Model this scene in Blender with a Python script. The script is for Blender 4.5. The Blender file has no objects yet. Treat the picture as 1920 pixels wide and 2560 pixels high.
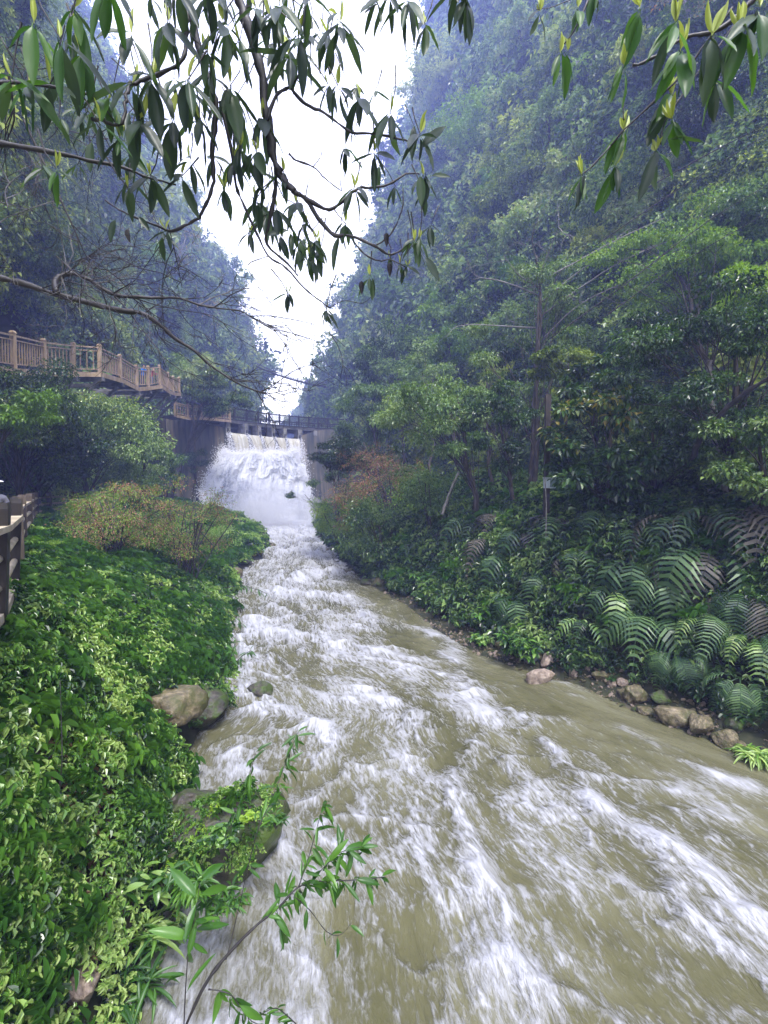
import bpy, math, random
import numpy as np
from mathutils import Vector, Matrix, Euler
random.seed(7)
rng = np.random.default_rng(11)
SC = bpy.context.scene
COL = SC.collection
R = math.radians
# ------------------------------------------------------------------ camera
F = 1200.0
PITCH = math.atan((1280 - 1222) / F)
cam_d = bpy.data.cameras.new('camera')
cam = bpy.data.objects.new('camera', cam_d)
COL.objects.link(cam)
cam.location = (0, 0, 0)
cam.rotation_euler = (math.pi / 2 - PITCH, 0, 0)
cam_d.sensor_fit = 'VERTICAL'
cam_d.sensor_height = 36.0
cam_d.lens = 36.0 * F / 2560.0
cam_d.clip_start = 0.05
cam_d.clip_end = 2000
SC.camera = cam
# ------------------------------------------------------------------ sky, sun, exposure
W = bpy.data.worlds.new('World')
SC.world = W
W.use_nodes = True
nt = W.node_tree
for n in list(nt.nodes):
    nt.nodes.remove(n)
n_out = nt.nodes.new('ShaderNodeOutputWorld')
n_bg = nt.nodes.new('ShaderNodeBackground')
n_sky = nt.nodes.new('ShaderNodeTexSky')
n_sky.sky_type = 'NISHITA'
n_sky.sun_disc = False
n_sky.sun_elevation = R(66)
n_sky.sun_rotation = R(150)
n_tc = nt.nodes.new('ShaderNodeTexCoord')
n_no = nt.nodes.new('ShaderNodeTexNoise')
n_no.inputs['Scale'].default_value = 1.6
n_no.inputs['Detail'].default_value = 5
n_rmp = nt.nodes.new('ShaderNodeValToRGB')
n_rmp.color_ramp.elements[0].position = 0.35
n_rmp.color_ramp.elements[0].color = (0.80, 0.82, 1.0, 1)
n_rmp.color_ramp.elements[1].position = 0.62
n_rmp.color_ramp.elements[1].color = (1.0, 1.0, 1.0, 1)
n_mul = nt.nodes.new('ShaderNodeVectorMath')
n_mul.operation = 'SCALE'
n_mul.inputs[3].default_value = 11.0
n_mix = nt.nodes.new('ShaderNodeMixRGB')
n_mix.inputs[0].default_value = 0.9
nt.links.new(n_tc.outputs['Generated'], n_no.inputs['Vector'])
nt.links.new(n_no.outputs['Fac'], n_rmp.inputs[0])
nt.links.new(n_rmp.outputs[0], n_mul.inputs[0])
nt.links.new(n_sky.outputs[0], n_mix.inputs[1])
nt.links.new(n_mul.outputs[0], n_mix.inputs[2])
nt.links.new(n_mix.outputs[0], n_bg.inputs[0])
n_bg.inputs[1].default_value = 0.125
nt.links.new(n_bg.outputs[0], n_out.inputs[0])
sun_d = bpy.data.lights.new('sun', 'SUN')
sun_d.energy = 2.4
sun_d.angle = R(14)
sun_d.color = (1.0, 0.97, 0.9)
sun = bpy.data.objects.new('sun', sun_d)
COL.objects.link(sun)
_el, _az = R(66), R(150)      # the light comes from behind the camera, a little to the right
sdir = Vector((math.sin(_az) * math.cos(_el), math.cos(_az) * math.cos(_el), math.sin(_el)))
sun.rotation_euler = (-sdir).to_track_quat('-Z', 'Y').to_euler()
SC.view_settings.view_transform = 'Standard'
SC.view_settings.look = 'None'
SC.view_settings.gamma = 1.0
SC.view_settings.use_curve_mapping = False
SC.view_settings.exposure = 1.6
SC.cycles.max_bounces = 6
SC.cycles.diffuse_bounces = 3
SC.cycles.glossy_bounces = 2
SC.cycles.transmission_bounces = 3
SC.cycles.transparent_max_bounces = 12
SC.cycles.volume_bounces = 2
SC.cycles.use_denoising = True
# ------------------------------------------------------------------ helpers
def tag(o, label=None, cat=None, group=None, kind=None):
    if label: o['label'] = label
    if cat: o['category'] = cat
    if group: o['group'] = group
    if kind: o['kind'] = kind
    return o

def empty(name, loc, label, cat, group=None, rz=0.0):
    o = bpy.data.objects.new(name, None)
    COL.objects.link(o)
    o.location = loc
    o.rotation_euler = (0, 0, rz)
    o.empty_display_size = 0.1
    return tag(o, label, cat, group)

def link(name, me, parent=None, loc=None, kind=None):
    o = bpy.data.objects.new(name, me)
    COL.objects.link(o)
    if parent is not None: o.parent = parent
    if loc is not None: o.location = loc
    if kind: o['kind'] = kind
    return o

def local(parent, p):
    """world point -> parent's frame (parent: Empty with location and z rotation)"""
    v = Vector(p) - parent.location
    v.rotate(Euler((0, 0, -parent.rotation_euler[2])))
    return v

def mesh_np(name, V, Fs, mat=None, smooth=False, attrs=None, uv=None, mats=None, midx=None):
    """V (N,3); Fs = array (M,k) or list of such arrays"""
    if isinstance(Fs, np.ndarray): Fs = [Fs]
    Fs = [f for f in Fs if len(f)]
    me = bpy.data.meshes.new(name)
    V = np.asarray(V, dtype=np.float32)
    me.vertices.add(len(V))
    me.vertices.foreach_set('co', V.ravel())
    loops = np.concatenate([f.ravel() for f in Fs]).astype(np.int32)
    totals = np.concatenate([np.full(len(f), f.shape[1]) for f in Fs]).astype(np.int32)
    starts = np.concatenate([[0], np.cumsum(totals)[:-1]]).astype(np.int32)
    me.loops.add(len(loops))
    me.loops.foreach_set('vertex_index', loops)
    me.polygons.add(len(totals))
    me.polygons.foreach_set('loop_start', starts)
    me.polygons.foreach_set('loop_total', totals)
    me.polygons.foreach_set('use_smooth', np.full(len(totals), smooth, dtype=bool))
    if midx is not None: me.polygons.foreach_set('material_index', np.asarray(midx, dtype=np.int32))
    if mats:
        for m in mats: me.materials.append(m)
    elif mat: me.materials.append(mat)
    if attrs:
        for k, a in attrs.items():
            at = me.attributes.new(k, 'FLOAT', 'POINT')
            at.data.foreach_set('value', np.asarray(a, dtype=np.float32))
    if uv is not None:
        l = me.uv_layers.new(name='UVMap')
        l.data.foreach_set('uv', np.asarray(uv, dtype=np.float32)[loops].ravel())
    me.update()
    me.validate()
    return me

class MB:
    """collects solid pieces; build() makes one mesh"""
    def __init__(s): s.V = []; s.F = {3: [], 4: []}; s.n = 0
    def add(s, V, F):
        V = np.asarray(V, dtype=float)
        s.V.append(V)
        for f in F:
            s.F.setdefault(len(f), []).append([i + s.n for i in f])
        s.n += len(V)
    def box(s, c, d, rot=None, top=None):
        hx, hy, hz = d[0] / 2, d[1] / 2, d[2] / 2
        V = np.array([(-hx, -hy, -hz), (hx, -hy, -hz), (hx, hy, -hz), (-hx, hy, -hz), (-hx, -hy, hz), (hx, -hy, hz), (hx, hy, hz), (-hx, hy, hz)])
        if top: V[4:, :2] *= top
        if rot is not None: V = V @ np.array(rot.to_matrix()).T
        s.add(V + np.array(c), [(0, 3, 2, 1), (4, 5, 6, 7), (0, 1, 5, 4), (1, 2, 6, 5), (2, 3, 7, 6), (3, 0, 4, 7)])
    def beam(s, a, b, w, h, up=(0, 0, 1)):
        """box from a to b, w sideways, h upwards"""
        a = np.array(a, float); b = np.array(b, float)
        d = b - a; d /= np.linalg.norm(d) + 1e-9
        up = np.array(up, float)
        sd = np.cross(d, up); sd /= np.linalg.norm(sd) + 1e-9
        u = np.cross(sd, d)
        V = []
        for p in (a, b):
            for (i, j) in ((-1, -1), (1, -1), (1, 1), (-1, 1)):
                V.append(p + sd * i * w / 2 + u * j * h / 2)
        s.add(V, [(3, 2, 1, 0), (4, 5, 6, 7), (0, 1, 5, 4), (1, 2, 6, 5), (2, 3, 7, 6), (3, 0, 4, 7)])
    def tube(s, pts, rad, k=6, cap=True):
        pts = [np.array(p, float) for p in pts]
        n = len(pts)
        if not hasattr(rad, '__len__'): rad = [rad] * n
        V = []; ref = np.array((0.3, 0.2, 1.0))
        for i, p in enumerate(pts):
            d = pts[min(i + 1, n - 1)] - pts[max(i - 1, 0)]
            d /= np.linalg.norm(d) + 1e-9
            if abs(np.dot(d, ref / np.linalg.norm(ref))) > .97: ref = np.array((1.0, .1, 0))
            x = np.cross(d, ref); x /= np.linalg.norm(x) + 1e-9
            y = np.cross(d, x)
            for j in range(k):
                a = 2 * math.pi * j / k
                V.append(p + (x * math.cos(a) + y * math.sin(a)) * rad[i])
        Fc = []
        for i in range(n - 1):
            for j in range(k):
                j2 = (j + 1) % k
                Fc.append((i * k + j, i * k + j2, (i + 1) * k + j2, (i + 1) * k + j))
        if cap:
            Fc.append(tuple(range(k))[::-1]) if k in (3, 4) else None
            c0 = len(V); V.append(pts[0]); V.append(pts[-1])
            for j in range(k):
                j2 = (j + 1) % k
                Fc.append((c0, j2, j)); Fc.append((c0 + 1, (n - 1) * k + j, (n - 1) * k + j2))
        s.add(V, [f for f in Fc if f])
    def mesh(s, name, mat=None, smooth=False):
        V = np.concatenate(s.V)
        return mesh_np(name, V, [np.array(f, dtype=np.int32) for f in s.F.values() if f], mat, smooth)
    def build(s, name, mat=None, parent=None, smooth=False, kind=None, loc=None):
        return link(name, s.mesh(name, mat, smooth), parent, loc, kind)

# ---- numpy noise
def _hash(ix, iy, iz, seed):
    h = (ix.astype(np.int64) * 374761393 + iy.astype(np.int64) * 668265263 + iz.astype(np.int64) * 2147483647 + seed * 1274126177) & 0xFFFFFFFF
    h = ((h ^ (h >> 13)) * 1274126177) & 0xFFFFFFFF
    return ((h ^ (h >> 16)) & 0xFFFF) / 65535.0
def vnoise(x, y, z=0.0, seed=0):
    x, y, z = np.broadcast_arrays(np.asarray(x, float), np.asarray(y, float), np.asarray(z, float))
    ix, iy, iz = np.floor(x), np.floor(y), np.floor(z)
    fx, fy, fz = x - ix, y - iy, z - iz
    fx = fx * fx * fx * (fx * (fx * 6 - 15) + 10); fy = fy * fy * fy * (fy * (fy * 6 - 15) + 10); fz = fz * fz * (3 - 2 * fz)
    r = 0
    for a in (0, 1):
        for b in (0, 1):
            for c in (0, 1):
                w = (fx if a else 1 - fx) * (fy if b else 1 - fy) * (fz if c else 1 - fz)
                r = r + w * _hash(ix + a, iy + b, iz + c, seed)
    return r * 2 - 1
def fbm(x, y, z=0.0, oct=4, seed=0, gain=.5):
    r = 0; a = 1.0; t = 0
    for i in range(oct):
        r = r + a * vnoise(np.asarray(x) * 2 ** i + 17.3 * i, np.asarray(y) * 2 ** i - 9.1 * i, np.asarray(z) * 2 ** i, seed + i)
        t += a; a *= gain
    return r / t
def sstep(a, b, x):
    t = np.clip((np.asarray(x, float) - a) / (b - a), 0, 1)
    return t * t * (3 - 2 * t)

# ---- picture measure -> place in the world
cp, sp = math.cos(PITCH), math.sin(PITCH)
def ray(px, py):
    a = (px - 960) / F; b = (1280 - py) / F
    return np.array((a, cp + b * sp, -sp + b * cp))
def P(px, py, D):
    r = ray(px, py)
    return r * (D / r[1])
def zw(y): return -4.4 + 0.016 * np.asarray(y, float)
def Wt(px, py):
    r = ray(px, py)
    t = -4.4 / (r[2] - 0.016 * r[1])
    return r * t

# ------------------------------------------------------------------ materials
def new_mat(name):
    m = bpy.data.materials.new(name)
    m.use_nodes = True
    t = m.node_tree
    b = t.nodes['Principled BSDF']
    return m, t, b
def node(t, kind, **kw):
    n = t.nodes.new(kind)
    for k, v in kw.items():
        if k in n.inputs: n.inputs[k].default_value = v
        else: setattr(n, k, v)
    return n
def ramp(t, stops):
    n = t.nodes.new('ShaderNodeValToRGB')
    cr = n.color_ramp
    while len(cr.elements) < len(stops): cr.elements.new(0.5)
    for e, (p, c) in zip(cr.elements, stops):
        e.position = p; e.color = (*c, 1)
    return n
def math_n(t, op, a, b=None):
    n = t.nodes.new('ShaderNodeMath'); n.operation = op
    for i, v in enumerate((a, b)):
        if v is None: continue
        if isinstance(v, (int, float)): n.inputs[i].default_value = v
        else: t.links.new(v, n.inputs[i])
    return n.outputs[0]

def leaf_mat(name, stops, rough=.42, trans=.3, patch=0.0, patch_scale=.15, tint=(1.25, 1.15, .5), spec=.5):
    m, t, b = new_mat(name)
    at = node(t, 'ShaderNodeAttribute', attribute_name='rnd')
    oi = node(t, 'ShaderNodeObjectInfo')
    s = math_n(t, 'MULTIPLY', at.outputs['Fac'], .55)
    s2 = math_n(t, 'MULTIPLY', oi.outputs['Random'], .45)
    s = math_n(t, 'ADD', s, s2)
    if patch:
        g = node(t, 'ShaderNodeNewGeometry')
        nz = node(t, 'ShaderNodeTexNoise', Scale=patch_scale, Detail=2.0)
        t.links.new(g.outputs['Position'], nz.inputs['Vector'])
        k = math_n(t, 'SUBTRACT', nz.outputs['Fac'], .5)
        k = math_n(t, 'MULTIPLY', k, patch)
        s = math_n(t, 'ADD', s, k)
    r = ramp(t, stops)
    t.links.new(s, r.inputs[0])
    t.links.new(r.outputs[0], b.inputs['Base Color'])
    b.inputs['Roughness'].default_value = rough
    b.inputs['Specular IOR Level'].default_value = spec
    tr = node(t, 'ShaderNodeBsdfTranslucent')
    mx = node(t, 'ShaderNodeMixRGB', blend_type='MULTIPLY')
    mx.inputs[0].default_value = 1
    mx.inputs[2].default_value = (*tint, 1)
    t.links.new(r.outputs[0], mx.inputs[1])
    t.links.new(mx.outputs[0], tr.inputs[0])
    ms = node(t, 'ShaderNodeMixShader')
    ms.inputs[0].default_value = trans
    t.links.new(b.outputs[0], ms.inputs[1]); t.links.new(tr.outputs[0], ms.inputs[2])
    t.links.new(ms.outputs[0], t.nodes['Material Output'].inputs[0])
    return m

def surf_mat(name, stops, scale=3.0, rough=.8, bump=.3, stretch=(1, 1, 1), detail=8.0, dist=.02, spec=.3, coords='Object', second=None):
    m, t, b = new_mat(name)
    tc = node(t, 'ShaderNodeTexCoord')
    mp = node(t, 'ShaderNodeMapping')
    mp.inputs['Scale'].default_value = stretch
    if coords == 'World':
        g = node(t, 'ShaderNodeNewGeometry'); t.links.new(g.outputs['Position'], mp.inputs['Vector'])
    else: t.links.new(tc.outputs[coords], mp.inputs['Vector'])
    nz = node(t, 'ShaderNodeTexNoise', Scale=scale, Detail=detail, Roughness=.62)
    t.links.new(mp.outputs[0], nz.inputs['Vector'])
    r = ramp(t, stops)
    t.links.new(nz.outputs['Fac'], r.inputs[0])
    col = r.outputs[0]
    if second:           # (scale, threshold low, high, colour)
        n2 = node(t, 'ShaderNodeTexNoise', Scale=second[0], Detail=6.0, Roughness=.7)
        t.links.new(mp.outputs[0], n2.inputs['Vector'])
        mr = node(t, 'ShaderNodeMapRange')
        mr.inputs[1].default_value = second[1]; mr.inputs[2].default_value = second[2]
        t.links.new(n2.outputs['Fac'], mr.inputs[0])
        mx = node(t, 'ShaderNodeMixRGB'); mx.inputs[2].default_value = (*second[3], 1)
        t.links.new(mr.outputs[0], mx.inputs[0]); t.links.new(col, mx.inputs[1])
        col = mx.outputs[0]
    t.links.new(col, b.inputs['Base Color'])
    b.inputs['Roughness'].default_value = rough
    b.inputs['Specular IOR Level'].default_value = spec
    bp = node(t, 'ShaderNodeBump', Strength=bump, Distance=dist)
    t.links.new(nz.outputs['Fac'], bp.inputs['Height'])
    t.links.new(bp.outputs[0], b.inputs['Normal'])
    return m

M = {}
M['cliff'] = surf_mat('cliff_rock', [(.3, (.018, .02, .012)), (.5, (.05, .055, .03)), (.62, (.10, .085, .075)), (.75, (.17, .15, .14))], .35, .9, .9, (1, 1, .55), 10, .3, coords='World')
M['soil'] = surf_mat('bank_soil', [(.3, (.012, .014, .008)), (.5, (.03, .035, .015)), (.7, (.09, .075, .05))], 2.2, .9, .6, coords='World', dist=.05)
M['rock'] = surf_mat('river_rock', [(.3, (.035, .03, .018)), (.46, (.12, .10, .055)), (.6, (.25, .20, .12)), (.76, (.38, .34, .27))], 7, .55, 1.0, dist=.05, spec=.45, second=(3.0, .46, .62, (.07, .075, .02)))
M['rock_wet'] = surf_mat('wet_dark_rock', [(.3, (.02, .02, .016)), (.55, (.07, .06, .045)), (.75, (.16, .14, .11))], 8, .4, 1.0, dist=.06, spec=.5, second=(2.6, .44, .58, (.06, .10, .012)))
M['rock_pink'] = surf_mat('pale_rock', [(.3, (.09, .07, .055)), (.48, (.26, .20, .155)), (.62, (.38, .31, .25)), (.78, (.52, .46, .4))], 7, .6, .9, dist=.04, second=(3, .6, .75, (.12, .11, .04)))
M['wood'] = surf_mat('boardwalk_wood', [(.3, (.25, .175, .10)), (.55, (.42, .31, .19)), (.75, (.55, .43, .29))], 5, .75, .35, (1, 1, .3), dist=.01)
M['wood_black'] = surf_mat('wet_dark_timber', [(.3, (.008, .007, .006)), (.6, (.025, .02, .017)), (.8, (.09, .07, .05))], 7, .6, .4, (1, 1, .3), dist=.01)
M['wood_grey'] = surf_mat('weathered_wood', [(.3, (.035, .028, .022)), (.55, (.09, .07, .05)), (.75, (.2, .17, .12))], 7, .7, .4, (1, 1, .3), dist=.01)
M['wood_rail'] = surf_mat('worn_rail_wood', [(.3, (.26, .21, .14)), (.55, (.42, .36, .25)), (.75, (.55, .48, .36))], 7, .7, .4, (.5, .5, 1), dist=.01)
M['concrete'] = surf_mat('weathered_concrete', [(.3, (.13, .12, .11)), (.55, (.25, .24, .22)), (.75, (.38, .37, .35))], 2.5, .85, .3, coords='World', second=(.8, .5, .7, (.07, .07, .05)))
M['concrete_dark'] = surf_mat('damp_shade_concrete', [(.3, (.02, .02, .02)), (.6, (.05, .05, .048)), (.75, (.1, .1, .095))], 2.5, .8, .3, coords='World')  # dark tone paints the shade under the footbridge; damp concrete elsewhere
M['dam'] = surf_mat('stained_dam_concrete', [(.33, (.03, .034, .028)), (.44, (.075, .075, .055)), (.53, (.16, .14, .10)), (.6, (.27, .19, .10)), (.7, (.5, .45, .35))], 1.0, .75, .4, (1.5, 1.5, .12), 9, .06, coords='World', second=(.5, .48, .62, (.06, .065, .04)))
M['bark'] = surf_mat('bark', [(.3, (.02, .018, .015)), (.55, (.06, .05, .04)), (.75, (.15, .13, .11))], 8, .85, .6, (1, 1, .3), dist=.02)
M['bark_dark'] = surf_mat('dark_wet_bark', [(.3, (.008, .007, .008)), (.6, (.03, .026, .026)), (.8, (.12, .11, .12))], 9, .55, .6, dist=.01, spec=.5)
M['bark_pale'] = surf_mat('pale_bark', [(.3, (.12, .11, .1)), (.6, (.28, .26, .24)), (.8, (.42, .4, .38))], 9, .7, .4, dist=.01)
G1, G2, G3, G4, G5 = (.008, .02, .008), (.02, .05, .012), (.045, .10, .02), (.10, .20, .03), (.24, .36, .06)
M['leaf_far'] = leaf_mat('far_foliage', [(.12, (.012, .03, .014)), (.33, (.05, .10, .03)), (.5, (.13, .23, .06)), (.7, (.27, .40, .12)), (.95, (.44, .50, .22))], .5, .3, 1.3, .12, (1.2, 1.15, .6))
M['leaf_mid'] = leaf_mat('glossy_mid_foliage', [(.15, (.01, .028, .012)), (.37, (.04, .10, .025)), (.58, (.14, .25, .06)), (.85, (.36, .48, .17))], .3, .28, .8, .35, (1.2, 1.2, .5), .6)
M['leaf_dark'] = leaf_mat('dark_glossy_foliage', [(.15, (.006, .016, .006)), (.45, (.022, .06, .014)), (.66, (.07, .15, .03)), (.88, (.25, .36, .10))], .28, .25, .6, .5, (1.2, 1.2, .5), .6)
M['leaf_autumn'] = leaf_mat('yellowing_foliage', [(.15, (.05, .09, .015)), (.4, (.14, .19, .03)), (.65, (.32, .28, .06)), (.92, (.50, .25, .08))], .35, .3, .3, .5, (1.2, 1.1, .5), .5)
M['leaf_red'] = leaf_mat('reddish_shoots', [(.15, (.12, .12, .05)), (.4, (.30, .17, .10)), (.65, (.50, .25, .17)), (.95, (.62, .38, .28))], .5, .3, .3, .5, (1.1, 1.0, .6))
M['leaf_bush'] = leaf_mat('yellow_green_bush', [(.15, (.05, .12, .015)), (.4, (.16, .30, .03)), (.65, (.30, .44, .06)), (.95, (.42, .40, .14))], .45, .3, .5, .8, (1.2, 1.2, .4))
M['leaf_cover'] = leaf_mat('bright_ground_cover', [(.12, (.014, .05, .008)), (.33, (.05, .135, .02)), (.55, (.15, .30, .05)), (.9, (.42, .56, .18))], .26, .28, 1.5, .6, (1.2, 1.2, .35), .5)
M['leaf_moss'] = leaf_mat('lime_foliage', [(.15, (.06, .14, .01)), (.5, (.16, .3, .02)), (.9, (.34, .5, .05))], .4, .3, 0, 1, (1.2, 1.2, .4))
M['leaf_lit'] = leaf_mat('yellow_lit_foliage', [(.15, (.03, .07, .012)), (.4, (.12, .19, .03)), (.65, (.3, .38, .06)), (.9, (.5, .56, .16))], .4, .35, .9, .3, (1.2, 1.2, .5))  # sunlit yellow green put into the leaf colour
M['fern'] = leaf_mat('fern_green', [(.15, (.02, .05, .02)), (.5, (.055, .12, .04)), (.9, (.15, .25, .09))], .4, .3, 0, 1, (1.2, 1.2, .5))
M['fern_old'] = leaf_mat('fern_brown', [(.15, (.03, .035, .025)), (.5, (.085, .08, .06)), (.9, (.18, .16, .125))], .5, .3, 0, 1, (1.1, 1, .8))
M['leaf_over'] = leaf_mat('overhanging_leaf', [(.1, (.028, .045, .042)), (.5, (.045, .07, .055)), (.8, (.07, .12, .05)), (.97, (.12, .22, .04))], .4, .48, 0, 1, (1.3, 1.5, .5), .4)  # dusky grey paints the flare over leaves seen against the sky
M['leaf_bud'] = leaf_mat('new_shoot_leaf', [(.1, (.3, .38, .06)), (.6, (.5, .58, .12)), (.95, (.62, .66, .25))], .4, .4, 0, 1, (1.1, 1.1, .6))
M['leaf_sap'] = leaf_mat('sapling_leaf', [(.1, (.02, .07, .01)), (.5, (.05, .14, .02)), (.9, (.13, .28, .03))], .35, .3, 0, 1, (1.2, 1.3, .4))
# ------------------------------------------------------------------ the land: river edges, banks, cliffs
LE = [(640, 1312), (655, 1335), (668, 1362), (655, 1395), (598, 1430), (568, 1470), (552, 1540), (532, 1640), (545, 1715), (562, 1790), (490, 1835), (452, 1900), (425, 1990), (392, 2060), (385, 2130), (400, 2230), (345, 2360), (262, 2560), (120, 2800)]
RE = [(782, 1310), (800, 1345), (850, 1398), (900, 1450), (960, 1482), (1010, 1512), (1090, 1580), (1200, 1640), (1350, 1690), (1440, 1715), (1560, 1770), (1700, 1830), (1850, 1890), (1930, 1935), (2250, 2090), (2900, 2450)]
_l = sorted([tuple(Wt(*p)[:2]) for p in LE], key=lambda q: q[1]); _r = sorted([tuple(Wt(*p)[:2]) for p in RE], key=lambda q: q[1])
_ly, _lx = np.array([q[1] for q in _l]), np.array([q[0] for q in _l])
_ry, _rx = np.array([q[1] for q in _r]), np.array([q[0] for q in _r])
_ly = np.concatenate([[-8], _ly, [60]]); _lx = np.concatenate([[_lx[0] + .5], _lx, [-18.5]])
_ry = np.concatenate([[-8], _ry, [60]]); _rx = np.concatenate([[_rx[0] + 5], _rx, [-7.0]])
def xl(y): return np.interp(y, _ly, _lx)
def xr(y): return np.interp(y, _ry, _rx)
_fy = np.array([-8, 2, 4.75, 6.7, 7.7, 20.5, 23, 28, 34, 60.]); _fx = np.array([-2.6, -3.3, -3.85, -5.1, -5.9, -14.9, -16.1, -16.4, -16.6, -24.])
def xf(y): return np.interp(y, _fy, _fx)
PATH_Z = -1.5
EL_px = [(1222, 742), (1040, 697), (950, 682), (850, 652), (760, 612), (680, 562), (600, 522), (520, 480), (400, 425), (200, 330), (50, 255), (-150, 160), (-400, 40)]
ER_px = [(1222, 690), (1120, 710), (1060, 728), (985, 762), (950, 800), (900, 826), (830, 850), (740, 872), (680, 895), (600, 922), (480, 948), (380, 990), (230, 1030), (100, 1056), (0, 1082), (-200, 1140), (-400, 1200)]
DE = 130.0
_elz = np.array([(1222 - p[0]) / F * DE for p in EL_px]); _elx = np.array([(p[1] - 38 - 960) / F * DE for p in EL_px])
_erz = np.array([(1222 - p[0]) / F * DE for p in ER_px]); _erx = np.array([(p[1] + 34 - 960) / F * DE for p in ER_px])
def EL(z): return np.interp(z, _elz, _elx) - 5.0 * sstep(34, 12, z)
def ER(z): return np.interp(z, _erz, _erx) + 4.4 * sstep(34, 12, z)
KL = [(-10, -9, .30), (5, -12, .30), (12, -14.5, .26), (20, -17.5, .22), (28, -20.5, .22), (40, -23.5, .22), (55, -26.5, .25)]
KR = [(-10, 17, .55), (8, 13.5, .50), (15, 11.5, .46), (25, 8.5, .42), (40, 3.5, .42), (55, -1.5, .40)]
def cliffL(y, z):
    y = np.asarray(y, float); z = np.asarray(z, float)
    ky = [k[0] for k in KL]
    b = np.interp(y, ky, [k[1] for k in KL]); s = np.interp(y, ky, [k[2] for k in KL])
    x55 = b - s * z
    x90 = EL(z * DE / 90) * 90 / DE - 3.5 - .06 * z
    x130 = EL(z)
    x = np.where(y < 55, x55, np.where(y < 90, x55 + (x90 - x55) * np.clip((y - 55) / 35, 0, 1), x90 + (x130 - x90) * np.clip((y - 90) / 40, 0, 1)))
    x = np.where(y > DE, x - (y - DE) * 1.0, x)
    n = fbm(y * .11, z * .07, 3.1, 4, 5) * 2.6 + fbm(y * .45, z * .33, 1.7, 3, 9) * .8
    am = np.clip((y - 2) / 30, .25, 1) * np.where(y > 110, np.clip(1 - (y - 110) / 30, .4, 1), 1)
    # hollow behind the boardwalk
    hol = 4.2 * np.exp(-(np.maximum(np.abs(y - 24) - 12, 0) / 3.0) ** 2 - ((z - .335 * y) / (.075 * y + .2)) ** 2) + 2.2 * np.exp(-((y - 37) / 7.0) ** 2 - ((z - 5.5) / 2.4) ** 2)
    brow = 4.0 * sstep(.39, .50, z / np.maximum(y, 1)) * sstep(6, 12, y) * sstep(36, 26, y)
    return x + n * am - hol + brow
def cliffR(y, z):
    y = np.asarray(y, float); z = np.asarray(z, float)
    ky = [k[0] for k in KR]
    b = np.interp(y, ky, [k[1] for k in KR]); s = np.interp(y, ky, [k[2] for k in KR])
    x55 = b + s * z
    x90 = ER(z * DE / 90) * 90 / DE + 3.0 + .05 * z
    x130 = ER(z)
    x = np.where(y < 55, x55, np.where(y < 90, x55 + (x90 - x55) * np.clip((y - 55) / 35, 0, 1), x90 + (x130 - x90) * np.clip((y - 90) / 40, 0, 1)))
    x = np.where(y > DE, x + (y - DE) * 1.0, x)
    n = fbm(y * .10, z * .07, 8.1, 4, 25) * 3.0 + fbm(y * .4, z * .3, 2.7, 3, 29) * .9
    am = np.clip((y - 2) / 30, .25, 1) * np.where(y > 110, np.clip(1 - (y - 110) / 30, .4, 1), 1)
    return x + n * am
def ground_z(x, y):
    x = np.asarray(x, float); y = np.asarray(y, float)
    w = zw(y); a, b = xl(y), xr(y); f = np.minimum(xf(y), a - .9)
    n = fbm(x * .7, y * .7, 0, 4, 3)
    # river bed
    z = w - .55 + .15 * n
    bedl = np.clip((x - a) / .8, 0, 1); bedr = np.clip((b - x) / .8, 0, 1)
    z = w - .02 - .55 * np.minimum(bedl, bedr) + .05 * n
    # left bank
    t = np.clip((a - x) / (a - f), 0, 1)
    zl = w + (PATH_Z - .12 - w) * (t ** .72) + .16 * n * np.clip(t * 6, 0, 1) * np.clip((1 - t) * 6, .3, 1)
    d = f - x
    zl = np.where(d > 0, PATH_Z - .1 + .5 * np.maximum(d - 2.4, 0) ** 1.05 + .2 * n * np.clip(d - 2.4, 0, 1), zl)
    z = np.where(x < a, zl, z)
    # right bank
    d = x - b
    prof = np.interp(d, [0, .5, 1.1, 1.7, 3.4, 5.0, 12], [.0, .12, .28, .7, 2.9, 3.55, 5.5])
    sc = np.interp(y, [8, 15, 25, 40], [1.05, .95, .8, .8])
    zr = w + prof * sc + .18 * n * np.clip(d, 0, 1)
    z = np.where(d > 0, zr, z)
    return z
def hitG(px, py, lift=0.0):
    r = ray(px, py); r = r / r[1]
    prev = 1.5
    for D in np.concatenate([np.arange(1.5, 20, .04), np.arange(20, 60, .15)]):
        p = r * D
        if p[2] <= ground_z(p[0], p[1]) + lift: return p
    return r * 60

def grid_mesh(name, X, Y, Z, mat, smooth=True, attrs=None, uv=None, flip=False):
    h, w = X.shape
    V = np.stack([X.ravel(), Y.ravel(), Z.ravel()], 1)
    i = np.arange(h * w).reshape(h, w)
    Fq = np.stack([i[:-1, :-1], i[:-1, 1:], i[1:, 1:], i[1:, :-1]], -1).reshape(-1, 4)
    if flip: Fq = Fq[:, ::-1]
    return mesh_np(name, V, Fq, mat, smooth, attrs, uv)

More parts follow.
